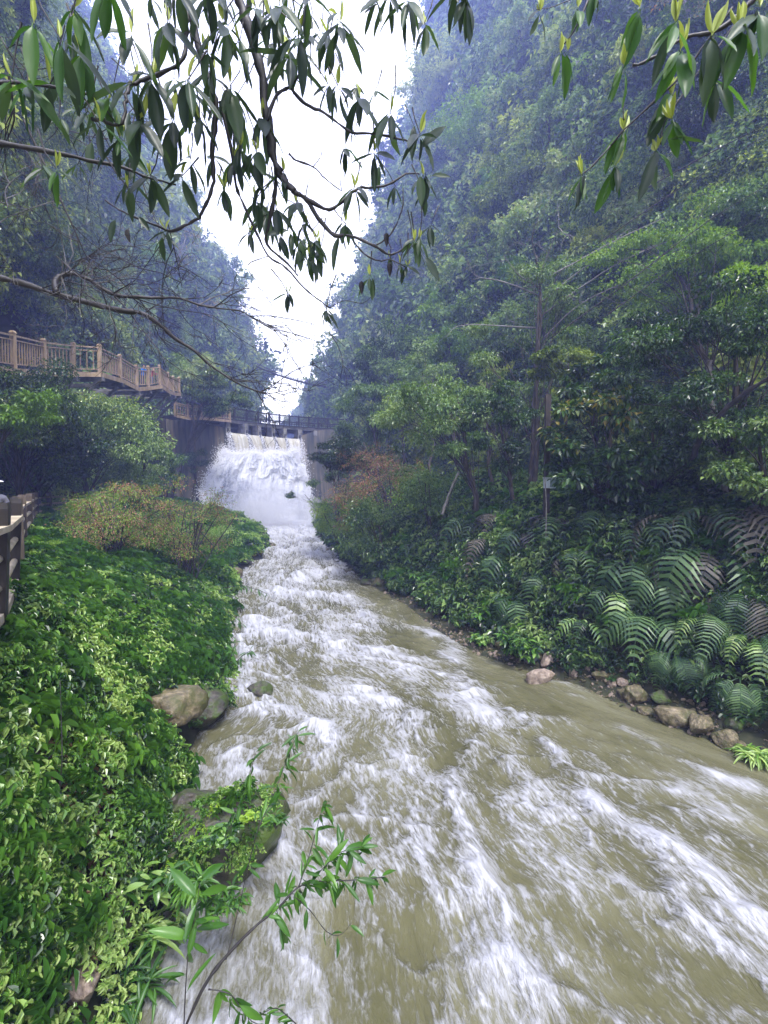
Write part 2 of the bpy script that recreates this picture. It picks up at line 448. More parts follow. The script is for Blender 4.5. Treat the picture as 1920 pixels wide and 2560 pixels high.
# ground sheet: fine near the river, coarse to the horizon
def build_ground():
    ys = np.concatenate([np.linspace(-10, 0, 12)[:-1], np.linspace(0, 20, 150)[:-1], np.linspace(20, 62, 120)])
    u = np.linspace(0, 1, 260)
    X = []; Y = []
    for y in ys:
        a = min(-30, float(xl(y)) - 12); b = max(20, float(xr(y)) + 14)
        X.append(a + (b - a) * u); Y.append(np.full_like(u, y))
    X = np.array(X); Y = np.array(Y); Z = ground_z(X, Y)
    link('ground', grid_mesh('ground', X, Y, Z, M['soil']), kind='structure')
    far = np.linspace(-122, 122, 41); fy = np.linspace(-46, 210, 41)
    X, Y = np.meshgrid(far, fy)
    Z = -6.5 + 0 * X
    link('terrain', grid_mesh('terrain', X, Y, Z, M['soil']), kind='structure')
build_ground()

def build_cliff(name, fn, flip):
    ys = np.concatenate([np.linspace(-25, 10, 24)[:-1], np.linspace(10, 60, 150)[:-1], np.linspace(60, 130, 120)[:-1], np.linspace(130, 150, 12)])
    v = np.linspace(0, 1, 190)
    Y, Vv = np.meshgrid(ys, v, indexing='ij')
    Zm = np.minimum(np.maximum(55, 1.3 * Y) + 6, 150)
    Z = -7 + Vv ** 1.25 * Zm
    X = fn(Y, Z)
    link(name, grid_mesh(name, X, Y, Z, M['cliff'], True, flip=flip), kind='structure')
build_cliff('cliff', cliffL, False)
build_cliff('cliff', cliffR, True)

# far headland closing the gorge on the right
def build_far():
    px = [690, 705, 722, 733, 745, 757, 761, 764, 775, 790, 805, 830, 900]
    py = [1085, 1060, 1050, 1030, 1018, 1012, 975, 958, 950, 955, 940, 900, 800]
    u = np.linspace(0, len(px) - 1, 80)
    ax = np.interp(u, range(len(px)), px); ay = np.interp(u, range(len(px)), py)
    X = []; Y = []; Z = []
    for k in np.linspace(0, 1, 40):
        D = 190 - 14 * k
        top = (1222 - ay) / F * 190; 
        z = top * (1 - k) - 8 * k
        x = (ax - 960) / F * 190 - 5.0 * k * (1 + .3 * np.sin(ax * .08)) + fbm(ax * .05, k * 4, 0, 3, 77) * 2.2 * min(1, k * 6)
        X.append(x); Y.append(D + 4 * fbm(ax * .04, k * 3, 5, 3, 78)); Z.append(z)
    o = link('headland', grid_mesh('headland', np.array(X), np.array(Y), np.array(Z), M['cliff'], True), kind='structure')
build_far()

# ------------------------------------------------------------------ the dam line
ARC = np.array([(-24.5, 43.5), (-21, 46.5), (-18.6, 49.3), (-16.2, 52), (-14.4, 54.4), (-12.3, 56.6), (-9.3, 58.6), (-5.7, 60), (-2, 60.8), (2.5, 61)])
_s = np.concatenate([[0], np.cumsum(np.linalg.norm(np.diff(ARC, axis=0), axis=1))])
def arc(s):
    """smooth point on the dam arc at arc length s"""
    i = np.clip(np.searchsorted(_s, s) - 1, 0, len(ARC) - 2)
    t = (s - _s[i]) / (_s[i + 1] - _s[i])
    p0 = ARC[max(i - 1, 0)]; p1 = ARC[i]; p2 = ARC[i + 1]; p3 = ARC[min(i + 2, len(ARC) - 1)]
    return .5 * ((2 * p1) + (-p0 + p2) * t + (2 * p0 - 5 * p1 + 4 * p2 - p3) * t ** 2 + (-p0 + 3 * p1 - 3 * p2 + p3) * t ** 3)
_ss = np.linspace(0, _s[-1], 600)
_ap = np.array([arc(s) for s in _ss]); _apx = 960 + F * _ap[:, 0] / _ap[:, 1]
def s_at(px): return float(np.interp(px, _apx, _ss))
def arcn(s):
    a = arc(s - .05); b = arc(s + .05); d = (b - a) / np.linalg.norm(b - a)
    return d, np.array((d[1], -d[0]))     # tangent, outward (towards the camera)
# ------------------------------------------------------------------ river
STREAKS = [  # foam crests seen on the water (picture measures), width in metres, strength
 ([(700, 1478), (800, 1490), (880, 1500)], .5, .8), ([(640, 1560), (700, 1590), (790, 1600), (880, 1640), (950, 1650)], .5, .8),
 ([(900, 1530), (960, 1560), (1060, 1580), (1130, 1600), (1150, 1680), (1220, 1800)], .35, 1.0), ([(870, 1430), (790, 1440), (720, 1470)], .6, .8),
 ([(1560, 1825), (1640, 1870), (1720, 1900), (1920, 1990)], .22, 1.0), ([(1180, 1870), (1130, 1960), (1140, 2060), (1180, 2160), (1200, 2250)], .22, 1.0),
 ([(1250, 2420), (1310, 2480), (1370, 2600)], .25, .9), ([(1490, 2020), (1560, 2060), (1650, 2110), (1760, 2190), (1920, 2330)], .22, 1.0),
 ([(1650, 2190), (1740, 2330), (1920, 2470)], .13, 1.0), ([(620, 1780), (700, 1775), (780, 1800), (840, 1850)], .25, 1.0),
 ([(640, 1560), (600, 1600), (560, 1590)], .3, .7), ([(1000, 1900), (1050, 1960), (1040, 2030)], .25, .7),
 ([(1360, 1870), (1400, 1920), (1450, 1960)], .15, .9), ([(860, 1370), (800, 1390), (740, 1380)], .8, .8),
 ([(1000, 2060), (1060, 2160), (1080, 2240)], .2, .6), ([(900, 1740), (970, 1760), (1050, 1820)], .3, .7), ([(1500, 1960), (1450, 2010), (1480, 2040)], .15, .5),
 ([(1060, 2100), (1120, 2300), (1230, 2450)], .18, .5), ([(1230, 1890), (1350, 1960), (1490, 2020)], .15, .6),
]
def polydist(X, Y, pts):
    d = np.full(X.shape, 1e9)
    for a, b in zip(pts[:-1], pts[1:]):
        ax, ay, bx, by = a[0], a[1], b[0], b[1]
        L = (bx - ax) ** 2 + (by - ay) ** 2 + 1e-9
        t = np.clip(((X - ax) * (bx - ax) + (Y - ay) * (by - ay)) / L, 0, 1)
        d = np.minimum(d, np.hypot(X - ax - t * (bx - ax), Y - ay - t * (by - ay)))
    return d
M_water, t, b = new_mat('river_water')
def _river_mat():
    uv = node(t, 'ShaderNodeUVMap'); uv.uv_map = 'UVMap'
    fo = node(t, 'ShaderNodeAttribute', attribute_name='foam')  # foam, plus the painted sky sheen of the calm left water
    tu = node(t, 'ShaderNodeAttribute', attribute_name='turb')
    def nz(sx, sy, detail, rough, dist=0.0, lac=2.0):
        mp = node(t, 'ShaderNodeMapping'); mp.inputs['Scale'].default_value = (sx, sy, 1)
        t.links.new(uv.outputs[0], mp.inputs['Vector'])
        n = node(t, 'ShaderNodeTexNoise', Scale=1.0, Detail=detail, Roughness=rough, Distortion=dist)
        t.links.new(mp.outputs[0], n.inputs['Vector'])
        return n.outputs['Fac']
    big = nz(.8, .35, 4, .6, .8)
    streak = nz(8.5, 1.7, 7, .66, .7)
    fine = nz(30, 7, 5, .7, .7)
    vo = node(t, 'ShaderNodeTexVoronoi', feature='DISTANCE_TO_EDGE', Scale=1.0)
    mpv = node(t, 'ShaderNodeMapping'); mpv.inputs['Scale'].default_value = (7, 2.2, 1)
    dn = node(t, 'ShaderNodeTexNoise', Scale=3.0, Detail=3.0)
    va = node(t, 'ShaderNodeVectorMath', operation='ADD')
    t.links.new(uv.outputs[0], dn.inputs['Vector'])
    sc = node(t, 'ShaderNodeVectorMath', operation='SCALE'); sc.inputs[3].default_value = .35
    t.links.new(dn.outputs['Color'], sc.inputs[0]); t.links.new(uv.outputs[0], va.inputs[0]); t.links.new(sc.outputs[0], va.inputs[1])
    t.links.new(va.outputs[0], mpv.inputs['Vector']); t.links.new(mpv.outputs[0], vo.inputs['Vector'])
    net = math_n(t, 'MULTIPLY', math_n(t, 'SUBTRACT', .12, vo.outputs['Distance']), 2.2)
    net = math_n(t, 'MAXIMUM', net, 0.0)
    s = math_n(t, 'ADD', math_n(t, 'MULTIPLY', math_n(t, 'SUBTRACT', streak, .46), 1.9), math_n(t, 'MULTIPLY', math_n(t, 'SUBTRACT', fine, .5), 2.3))
    s = math_n(t, 'ADD', s, math_n(t, 'MULTIPLY', math_n(t, 'SUBTRACT', big, .5), 1.6))
    s = math_n(t, 'ADD', s, net)
    s = math_n(t, 'MULTIPLY', s, math_n(t, 'ADD', math_n(t, 'MULTIPLY', tu.outputs['Fac'], .9), .15))
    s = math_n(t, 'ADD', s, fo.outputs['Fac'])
    mr = node(t, 'ShaderNodeMapRange'); mr.inputs[1].default_value = 0.0; mr.inputs[2].default_value = 1.0
    mr.interpolation_type = 'SMOOTHSTEP'
    t.links.new(s, mr.inputs[0])
    cw = ramp(t, [(.3, (.085, .083, .034)), (.5, (.13, .125, .062)), (.7, (.20, .195, .115))])
    t.links.new(big, cw.inputs[0])
    mx = node(t, 'ShaderNodeMixRGB'); mx.inputs[2].default_value = (.47, .475, .50, 1)
    t.links.new(mr.outputs[0], mx.inputs[0]); t.links.new(cw.outputs[0], mx.inputs[1])
    t.links.new(mx.outputs[0], b.inputs['Base Color'])
    t.links.new(math_n(t, 'ADD', math_n(t, 'MULTIPLY', mr.outputs[0], .5), .14), b.inputs['Roughness'])
    b.inputs['IOR'].default_value = 1.33
    h = math_n(t, 'ADD', math_n(t, 'MULTIPLY', streak, 1.0), math_n(t, 'MULTIPLY', fine, .35))
    h = math_n(t, 'ADD', h, math_n(t, 'MULTIPLY', mr.outputs[0], .25))
    bp = node(t, 'ShaderNodeBump', Strength=.75, Distance=.09)
    t.links.new(h, bp.inputs['Height']); t.links.new(bp.outputs[0], b.inputs['Normal'])
_river_mat()
def build_river():
    # rows spaced for the eye: fine near, coarser far
    ys = np.concatenate([np.linspace(-7, 2.2, 40)[:-1], 2.2 * (57.5 / 2.2) ** np.linspace(0, 1, 760)])
    u = np.linspace(-.03, 1.03, 400)
    A = xl(ys)[:, None]; B = xr(ys)[:, None]
    # keep the sheet tucked a little under both banks
    X = A - .25 + (B - A + .5) * u[None, :]
    Y = np.repeat(ys[:, None], len(u), 1)
    # flow coordinates
    mid = (A + B) / 2
    seg = np.sqrt(np.gradient(ys) ** 2 + np.gradient(mid[:, 0]) ** 2)
    S = np.repeat(np.cumsum(seg)[:, None], len(u), 1)
    T = (u[None, :] - .5) * 7.5 * np.ones_like(S)
    turb = np.interp(Y, [2, 6, 12, 25, 45], [.72, .85, 1.0, 1.15, 1.2])
    n1 = fbm(T * .55, S * .45, 0, 4, 41); n2 = fbm(T * 1.5 + n1, S * .9, 0, 4, 43); n3 = fbm(T * 4.2 + n2, S * 2.0, 0, 3, 47)
    ridge = 1 - np.abs(fbm(T * .9 + .6 * n1, S * .85, 0, 3, 51)) * 2.6
    H = .16 * n1 + .10 * n2 + .035 * n3 + .10 * np.clip(ridge, 0, 1) ** 2
    H *= np.interp(Y, [0, 5, 12, 30, 50], [.45, .65, 1.1, 1.7, 2.0])
    foam = .02 + .42 * np.clip(ridge, 0, 1) ** 3 * (.5 + .8 * np.clip(n2 + .3, 0, 1)) + .28 * n2 + .22 * n3
    foam += np.interp(Y, [3, 8, 14, 26, 36, 44], [-.02, .02, .10, .20, .42, 1.0])
    for pts, w, k in STREAKS:
        wp = [Wt(*p)[:2] for p in pts]
        wig = .28 * w * n3 + .5 * w * n2
        d = polydist(X + wig, Y + wig, wp)
        g = np.exp(-(d / w) ** 2)
        H += g * .09 * k * (1 + .8 * n3)
        foam += g * .50 * k
    # calm water with painted sky sheen under the left bank, and a slick strip along the right bank
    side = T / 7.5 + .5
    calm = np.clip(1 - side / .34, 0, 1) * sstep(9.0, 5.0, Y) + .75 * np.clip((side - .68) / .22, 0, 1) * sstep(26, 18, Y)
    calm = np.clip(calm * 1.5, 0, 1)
    foam += (side < .5) * calm * .28 - (side > .5) * calm * .35  # raised foam colour on the left stands in for the reflected sky
    H *= 1 - .7 * calm
    tt = turb * (1 - .5 * calm)
    edge = np.minimum(side, 1 - side)
    H *= np.clip(edge / .05, .15, 1)
    Z = zw(Y) + H
    me = grid_mesh('river', X, Y, Z, M_water, True, {'foam': foam.ravel(), 'turb': tt.ravel()}, np.stack([T.ravel(), S.ravel()], 1))  # foam also holds the painted sky sheen on the left
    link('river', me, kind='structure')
build_river()
# still water held behind the dam
def build_reservoir():
    pts = [arc(s) for s in np.linspace(s_at(470), s_at(860), 24)]
    V = []; 
    for p in pts:
        V.append((p[0], p[1] + .4, 5.85)); V.append((p[0] - 1, p[1] + 75, 5.85))
    Fq = np.array([(2 * i, 2 * i + 2, 2 * i + 3, 2 * i + 1) for i in range(len(pts) - 1)])
    m, tt_, bb = new_mat('reservoir_water'); bb.inputs['Base Color'].default_value = (.1, .11, .07, 1); bb.inputs['Roughness'].default_value = .15
    link('reservoir_water', mesh_np('reservoir_water', V, Fq, m), kind='structure')
build_reservoir()

# ------------------------------------------------------------------ waterfall
def white_water(name, stops, sx, sz, rough=.6, bump=.8, dist=.15):
    m, t, b = new_mat(name)
    g = node(t, 'ShaderNodeUVMap'); g.uv_map = 'UVMap'
    mp = node(t, 'ShaderNodeMapping'); mp.inputs['Scale'].default_value = (sx, sz, 1)
    t.links.new(g.outputs[0], mp.inputs['Vector'])
    n1 = node(t, 'ShaderNodeTexNoise', Scale=1.0, Detail=9.0, Roughness=.68, Distortion=.4)
    t.links.new(mp.outputs[0], n1.inputs['Vector'])
    at = node(t, 'ShaderNodeAttribute', attribute_name='thin')
    s = math_n(t, 'SUBTRACT', n1.outputs['Fac'], at.outputs['Fac'])
    r = ramp(t, stops); t.links.new(s, r.inputs[0]); t.links.new(r.outputs[0], b.inputs['Base Color'])
    b.inputs['Roughness'].default_value = rough
    b.inputs['Subsurface Weight'].default_value = 0
    tr = node(t, 'ShaderNodeBsdfTranslucent'); t.links.new(r.outputs[0], tr.inputs[0])
    ms = node(t, 'ShaderNodeMixShader'); ms.inputs[0].default_value = .35
    bp = node(t, 'ShaderNodeBump', Strength=bump, Distance=dist)
    t.links.new(n1.outputs['Fac'], bp.inputs['Height']); t.links.new(bp.outputs[0], b.inputs['Normal']); t.links.new(bp.outputs[0], tr.inputs['Normal'])
    t.links.new(b.outputs[0], ms.inputs[1]); t.links.new(tr.outputs[0], ms.inputs[2])
    t.links.new(ms.outputs[0], t.nodes['Material Output'].inputs[0])
    return m
M['foam'] = white_water('white_falling_water', [(.2, (.2, .23, .3)), (.36, (.5, .53, .62)), (.5, (.82, .83, .87)), (.7, (.9, .9, .92))], 2.2, .55, bump=.35)
M['curtain'] = white_water('silty_water_curtain', [(.2, (.4, .36, .26)), (.45, (.62, .58, .46)), (.62, (.82, .8, .73))], 3.0, .35, .35, .6, .08)
fall = empty('waterfall', (*arc(s_at(650)), zw(50)), 'white waterfall pouring over the dam into the river', 'waterfall')
PIERS = [567, 612, 645, 680, 710, 748]
def build_fall():
    # smooth curtains, one per bay
    for a, b_ in zip(PIERS[:-1], PIERS[1:]):
        s0, s1 = s_at(a) + .16, s_at(b_) - .16
        us = np.linspace(0, 1, 40); vs = np.linspace(0, 1, 40)
        U, Vv = np.meshgrid(us, vs)
        X = np.zeros_like(U); Y = np.zeros_like(U); Z = np.zeros_like(U)
        for j in range(40):
            s = s0 + (s1 - s0) * (us[j] * (1 - .0) )
            for i in range(40):
                v = vs[i]
                sj = s + (us[j] - .5) * -.5 * v
                p = arc(sj); _, nn = arcn(sj)
                out = .35 + 1.4 * v ** .7 + .08 * vnoise(sj * 5, v * 1.5, 0, 4)
                q = p + nn * out
                X[i, j], Y[i, j] = q; Z[i, j] = 5.94 - 3.45 * v ** 1.6
        me = grid_mesh('curtain', X, Y, Z, M['curtain'], True, {'thin': (.12 * (1 - np.sin(U * math.pi)) * Vv).ravel()}, np.stack([(U * (s1 - s0) + s0).ravel(), (Vv * 3.6).ravel()], 1))
        c = link('water_curtain', me); c.parent = fall; c.matrix_parent_inverse = Matrix.Translation(-fall.location)
    # billowing white mass: outline measured in the picture
    oy = np.array([1122, 1139, 1163, 1196, 1229, 1268, 1310.])
    lx = np.array([578, 556, 538, 520, 512, 507, 512.]); rx = np.array([733, 748, 762, 769, 774, 777, 779.])
    n, mth = 330, 330
    for layer in (0, 1):
        U, Vv = np.meshgrid(np.linspace(0, 1, n), np.linspace(0, 1, mth))
        pyv = 1128 + (1312 - 1128) * Vv
        pxl = np.interp(pyv, oy, lx) + (14 * layer); pxr = np.interp(pyv, oy, rx) - (14 * layer)
        px = pxl + (pxr - pxl) * U
        # distance: dam arc minus a bulge that grows downwards
        sa = np.interp(px, _apx, _ss); dy = np.interp(sa, _ss, _ap[:, 1])
        D = dy - 1.9 - 4.2 * Vv ** .55 - .9 * np.sin(U * math.pi) ** .6 - .7 * layer
        wav = fbm(U * 8, Vv * 1.6, layer * 5, 5, 61 + layer); str_ = fbm(U * 26, Vv * 4, 0, 4, 66 + layer)
        D -= .9 * wav + .35 * str_
        puffs = 1 - np.abs(fbm(U * 9, Vv * 7 - 1, 3, 4, 71 + layer)) * 2
        D -= .35 * puffs
        X = (px - 960) / F * D
        Z = (1222 - pyv) / F * D
        topn = np.exp(-Vv * 14)
        Z += topn * (.45 * fbm(U * 6, 0, layer, 4, 81) + .35 * np.abs(fbm(U * 18, 0, 2, 3, 83)) - .1) + .12 * str_
        ed = np.minimum(U, 1 - U)
        X += np.where(U < .5, -1, 1) * np.exp(-ed * 18) * (.3 * fbm(Vv * 14, U * 0, layer, 3, 88))
        thin = .20 * np.exp(-((U - .34) / .15) ** 2 - ((Vv - .66) / .26) ** 2) + .13 * np.exp(-((U - .17) / .06) ** 2 - ((Vv - .5) / .3) ** 2) + .15 * np.exp(-((U - .88) / .08) ** 2 - ((Vv - .8) / .18) ** 2) + .1 * np.exp(-((U - .62) / .09) ** 2 - ((Vv - .5) / .2) ** 2)
        if layer: continue
        me = grid_mesh('foam', X, D, Z, M['foam'], True, {'thin': thin.ravel()}, np.stack([(U * 11).ravel(), (Vv * 9).ravel()], 1))
        c = link('falling_foam', me); c.parent = fall; c.matrix_parent_inverse = Matrix.Translation(-fall.location)
        keep = (X, D, Z)
    # flying drops: tiny tetrahedra around the mass
    X, D, Z = keep
    N = 26000
    ii = rng.integers(0, mth, N); jj = rng.integers(0, n, N)
    edge = rng.random(N) < .45
    jj = np.where(edge, np.where(rng.random(N) < .5, rng.integers(0, 12, N), rng.integers(n - 12, n, N)), jj)
    top = rng.random(N) < .3
    ii = np.where(top, rng.integers(0, 14, N), ii)
    Pc = np.stack([X[ii, jj], D[ii, jj], Z[ii, jj]], 1)
    Pc += rng.normal(0, 1, (N, 3)) * np.array((.28, .35, .3)) * rng.random((N, 1)) * 1.5
    Pc[:, 1] -= np.abs(rng.normal(0, .4, N))
    # drops under the gaps between bays
    Ng = 5200
    pi_ = rng.integers(0, 6, Ng); dr = rng.random(Ng)
    Q = np.zeros((Ng, 3))
    for k in range(Ng):
        s = s_at(PIERS[pi_[k]]) + rng.normal(0, .10 + .32 * dr[k]); p = arc(s); _, nn = arcn(s)
        q = p + nn * (.5 + 1.3 * dr[k] + rng.normal(0, .15)); Q[k] = (q[0], q[1], 5.9 - 2.9 * dr[k] ** 1.3 + rng.normal(0, .1))
    Pc = np.concatenate([Pc, Q]); N = len(Pc)
    r = rng.uniform(.010, .030, N)[:, None]
    tet = np.array([(1, 1, 1), (1, -1, -1), (-1, 1, -1), (-1, -1, 1)]) * .8
    V = (Pc[:, None, :] + tet[None] * r[:, :, None] * np.array((1, 1, 1.7))).reshape(-1, 3)
    base = np.arange(N)[:, None, None] * 4
    Fq = (np.array([(0, 1, 2), (0, 3, 1), (0, 2, 3), (1, 3, 2)])[None] + base).reshape(-1, 3)
    mm, t_, b_ = new_mat('water_drops'); b_.inputs['Base Color'].default_value = (.88, .88, .92, 1); b_.inputs['Roughness'].default_value = .5
    c = link('flying_drops', mesh_np('drops', V, Fq, mm), kind='stuff'); c.parent = fall; c.matrix_parent_inverse = Matrix.Translation(-fall.location)
build_fall()
small = empty('small_cascade', tuple(P(490, 1290, 45)), 'thin white trickle spilling over dark stones just left of the waterfall', 'cascade')
def trickle():
    rg = np.random.default_rng(4)
    for pts, w in (([(485, 1222), (500, 1226), (512, 1232)], .16), ([(480, 1262), (492, 1280), (498, 1300), (503, 1330)], .2), ([(470, 1300), (478, 1325)], .12)):
        V = []; uv = []; n = 24
        for i in range(n + 1):
            t = i / n * (len(pts) - 1); a = int(min(t, len(pts) - 2)); f = t - a
            c = P(pts[a][0] + (pts[a + 1][0] - pts[a][0]) * f, pts[a][1] + (pts[a + 1][1] - pts[a][1]) * f, 44.3)
            for j in range(6):
                k = j / 5 - .5; V.append((c[0] + k * w * 2 * (1 + .3 * rg.normal()), c[1] - .2 * math.cos(k * 3) + .05 * rg.normal(), c[2] + .03 * rg.normal())); uv.append((k * 3, i * .3))
        Fq = np.array([(i * 6 + j, i * 6 + j + 1, (i + 1) * 6 + j + 1, (i + 1) * 6 + j) for i in range(n) for j in range(5)])
        o = link('water', mesh_np('water', V, Fq, M['foam'], True, uv=np.array(uv))); o.parent = small; o.matrix_parent_inverse = Matrix.Translation(-small.location)
trickle()
def norm(a): return a / (np.linalg.norm(a, axis=-1, keepdims=True) + 1e-9)
def rdirs(N, rg=rng):
    v = rg.normal(0, 1, (N, 3)); return norm(v)
ROCKS = []
# ------------------------------------------------------------------ rocks
def rock_mesh(name, seed, mat, sub=3, rough=.22, flat=.75, ang=.25):
    import bmesh
    bm = bmesh.new(); bmesh.ops.create_icosphere(bm, subdivisions=sub, radius=.5)
    V = np.array([v.co[:] for v in bm.verts])
    rg = np.random.default_rng(seed)
    # flatten against a few random planes for broken faces
    for i in range(9):
        n = rdirs(1, rg)[0]; h = rg.uniform(.24, .44); dd = V @ n
        V = V - np.where(dd > h, (dd - h) * (1 - ang * .4), 0)[:, None] * n
    V = V * (1 + rough * 1.5 * fbm(V[:, 0] * 3 + seed, V[:, 1] * 3, V[:, 2] * 3, 5, seed, .6)[:, None])
    V[:, 2] *= flat
    for v, c in zip(bm.verts, V): v.co = c
    me = bpy.data.meshes.new(name); bm.to_mesh(me); bm.free()
    me.materials.append(mat)
    me.polygons.foreach_set('use_smooth', np.ones(len(me.polygons), bool))
    return me
def rock_at(px, py, wpx, label, seed, mat, flat=.7, aspect=1.0, rz=0.0, D=None, sink=.25, name='rock', cat='rock', group=None, water=False):
    p = hitG(px, py) if D is None else P(px, py, D)
    if water: p = Wt(px, py)
    w = wpx / F * p[1]
    ROCKS.append((p[0], p[1], w * .5))
    o = link(name, rock_mesh('rock', seed, mat, 4 if wpx > 60 else 3), None, (p[0], p[1] + w * .1, p[2] + w * flat * (.5 - sink) * .6))
    o.scale = (w * 1.1, w * aspect, w); o.rotation_euler = (0, 0, rz)
    return tag(o, label, cat, group)
rock_at(420, 1822, 160, 'large golden brown boulder at the water edge of the left bank', 1, M['rock'], .95, .9, .5, sink=.0)
rock_at(525, 1812, 135, 'dark mossy boulder touching the water right of the golden brown one', 2, M['rock_wet'], .95, 1, 1.2, sink=-.1)
rock_at(265, 1765, 62, 'pale pinkish rock half buried in leaves left of the big boulder', 3, M['rock_pink'], .7, 1, .2, sink=-.1)
rock_at(100, 1650, 70, 'flat brownish rock in the ground cover below the near fence', 4, M['rock_pink'], .5, .8, .9, sink=-.1)
rock_at(175, 1325, 42, 'small white rock near the far fence', 5, M['rock_pink'], .5, .8, 0, sink=-.1)
rock_at(430, 1690, 42, 'small rust toned rock in the leaves above the big boulder', 6, M['rock'], .6, 1, 0, sink=-.1)
rock_at(105, 2010, 66, 'pale stone under leaves low on the left bank', 7, M['rock_pink'], .6, .9, 2, sink=-.15)
rock_at(190, 2510, 130, 'pinkish brown boulder at the bottom of the left bank', 8, M['rock_pink'], .7, .8, 2.4, sink=-.05)
rock_at(650, 1738, 62, 'lone dark rock sticking out of the rapids near the left bank', 9, M['rock_wet'], .7, .8, .3, water=True, sink=.1)
rock_at(560, 1592, 38, 'low wet rock washed by foam at the left water edge', 10, M['rock_wet'], .5, .9, .3, water=True, sink=.15)
rock_at(515, 1690, 30, 'small dark stone at the left water edge above the mossy boulder', 11, M['rock_wet'], .6, 1, 0, sink=0)
# big mossy rock with plants, lower left
mr = rock_at(565, 2195, 345, 'big dark mossy rock overgrown with ferns and herbs in the lower left', 12, M['rock_wet'], .8, .8, .4, sink=.12, water=True)
rock_at(470, 2060, 150, 'brown earthy knob at the top of the mossy rock', 13, M['rock_wet'], .75, .9, .8, water=True, sink=-.12)
for k, (x_, y_, w_, m_) in enumerate([(450, 1290, 34, 'rock_wet'), (470, 1262, 30, 'rock_wet'), (440, 1262, 36, 'rock_pink'), (465, 1312, 40, 'rock_wet'), (490, 1335, 36, 'rock_wet'), (430, 1310, 40, 'rock'), (510, 1352, 30, 'rock_wet')]):
    q_ = P(x_, y_, 43.5); w = w_ / F * 43.5
    o = link('rock', rock_mesh('rock', 140 + k, M[m_], 3), None, tuple(q_)); o.scale = (w * 1.1, w, w * .9); o.rotation_euler = (0, 0, k)
    tag(o, 'dark spray soaked rock piled beside the thin trickle left of the waterfall', 'rock', 'rocks beside the trickle')
# right shore stones
RS = [(1350, 1708, 72, 'pale flat topped rock standing in the water off the right shore', 'rock_pink', .45, 1), (1372, 1668, 56, 'smooth rose tinted rock leaning at the right water edge', 'rock_pink', .75, 0), (1352, 1648, 30, 'small yellowish stone above the rose tinted rock', 'rock', .6, 0),
      (1432, 1693, 30, 'small round grey stone at the right water edge', 'rock_pink', .8, 0), (1505, 1700, 46, 'yellow stained stone among the shore pebbles', 'rock', .7, 0), (1555, 1715, 34, 'light stone with a green tuft beside it', 'rock_pink', .6, 0),
      (1592, 1757, 66, 'rounded golden rock at the bend of the right shore', 'rock', .75, 0), (1560, 1745, 46, 'brown ribbed rock left of the rounded golden one', 'rock', .6, 0), (1610, 1782, 40, 'tan slab dipping into the water under the golden rock', 'rock', .4, 0),
      (1690, 1810, 100, 'long mossy brown slab lying along the right water edge', 'rock', .35, 0), (1755, 1835, 74, 'mottled cream and green boulder on the right shore', 'rock', .75, 0), (1815, 1862, 76, 'olive brown boulder next to the mottled one', 'rock', .5, 0),
      (1862, 1880, 50, 'last tan stone before the right edge of the picture', 'rock', .5, 0), (1650, 1760, 60, 'dark mossy stone behind the long slab', 'rock_wet', .55, 0), (1840, 1825, 60, 'dark flat stone behind the olive boulder', 'rock_wet', .45, 0),
      (1395, 1640, 26, 'little tan stone high on the pebble bank', 'rock_pink', .6, 0), (1530, 1715, 30, 'cream coloured stone in the middle of the pebble bank', 'rock_pink', .6, 0), (1255, 1620, 34, 'ochre stone by the bright green herbs', 'rock', .6, 0),
      (1775, 1605, 24, 'small orange brown stone lodged high between the ferns', 'rock_pink', .7, 0), (1600, 1590, 30, 'rust brown stone in the dark bank under the ferns', 'rock', .7, 0)]
for i, (x, y, w, lab, mt, fl, wat) in enumerate(RS):
    rock_at(x, y, w, lab, 20 + i, M[mt], fl, .8, i * .7, water=bool(wat), sink=.05 if wat else -.05)
# stony tip by the foot of the fall, and stones at the foot of the right bank
TP = [rock_mesh('rock', 60 + i, M[m_], 2, .2, .7) for i, m_ in enumerate(('rock_wet', 'rock', 'rock_wet', 'rock'))]
rg = np.random.default_rng(8)
for k in range(60):
    y = rg.uniform(20, 47); x = float(xl(y)) + rg.uniform(-1.3, .35); s = rg.uniform(.3, .95)
    o = link('rock', TP[k % 4], None, (x, y, float(ground_z(x, y)) + .1 * s + .1)); o.scale = (s, s * rg.uniform(.7, 1.1), s); o.rotation_euler = (rg.uniform(-.4, .4), 0, rg.uniform(0, 6))
    tag(o, 'wet stone in the rubble at the left water edge near the fall', 'rock', 'rubble stones on the left point')
for k in range(30):
    y = rg.uniform(19, 42); x = float(xr(y)) + rg.uniform(-.2, .7); s = rg.uniform(.3, .9)
    o = link('rock', TP[k % 4], None, (x, y, float(ground_z(x, y)) + .05)); o.scale = (s, s * rg.uniform(.7, 1.1), s * .8); o.rotation_euler = (rg.uniform(-.4, .4), 0, rg.uniform(0, 6))
    tag(o, 'dark wet stone along the foot of the right bank below the red shrub', 'rock', 'dark stones below the red shrub')
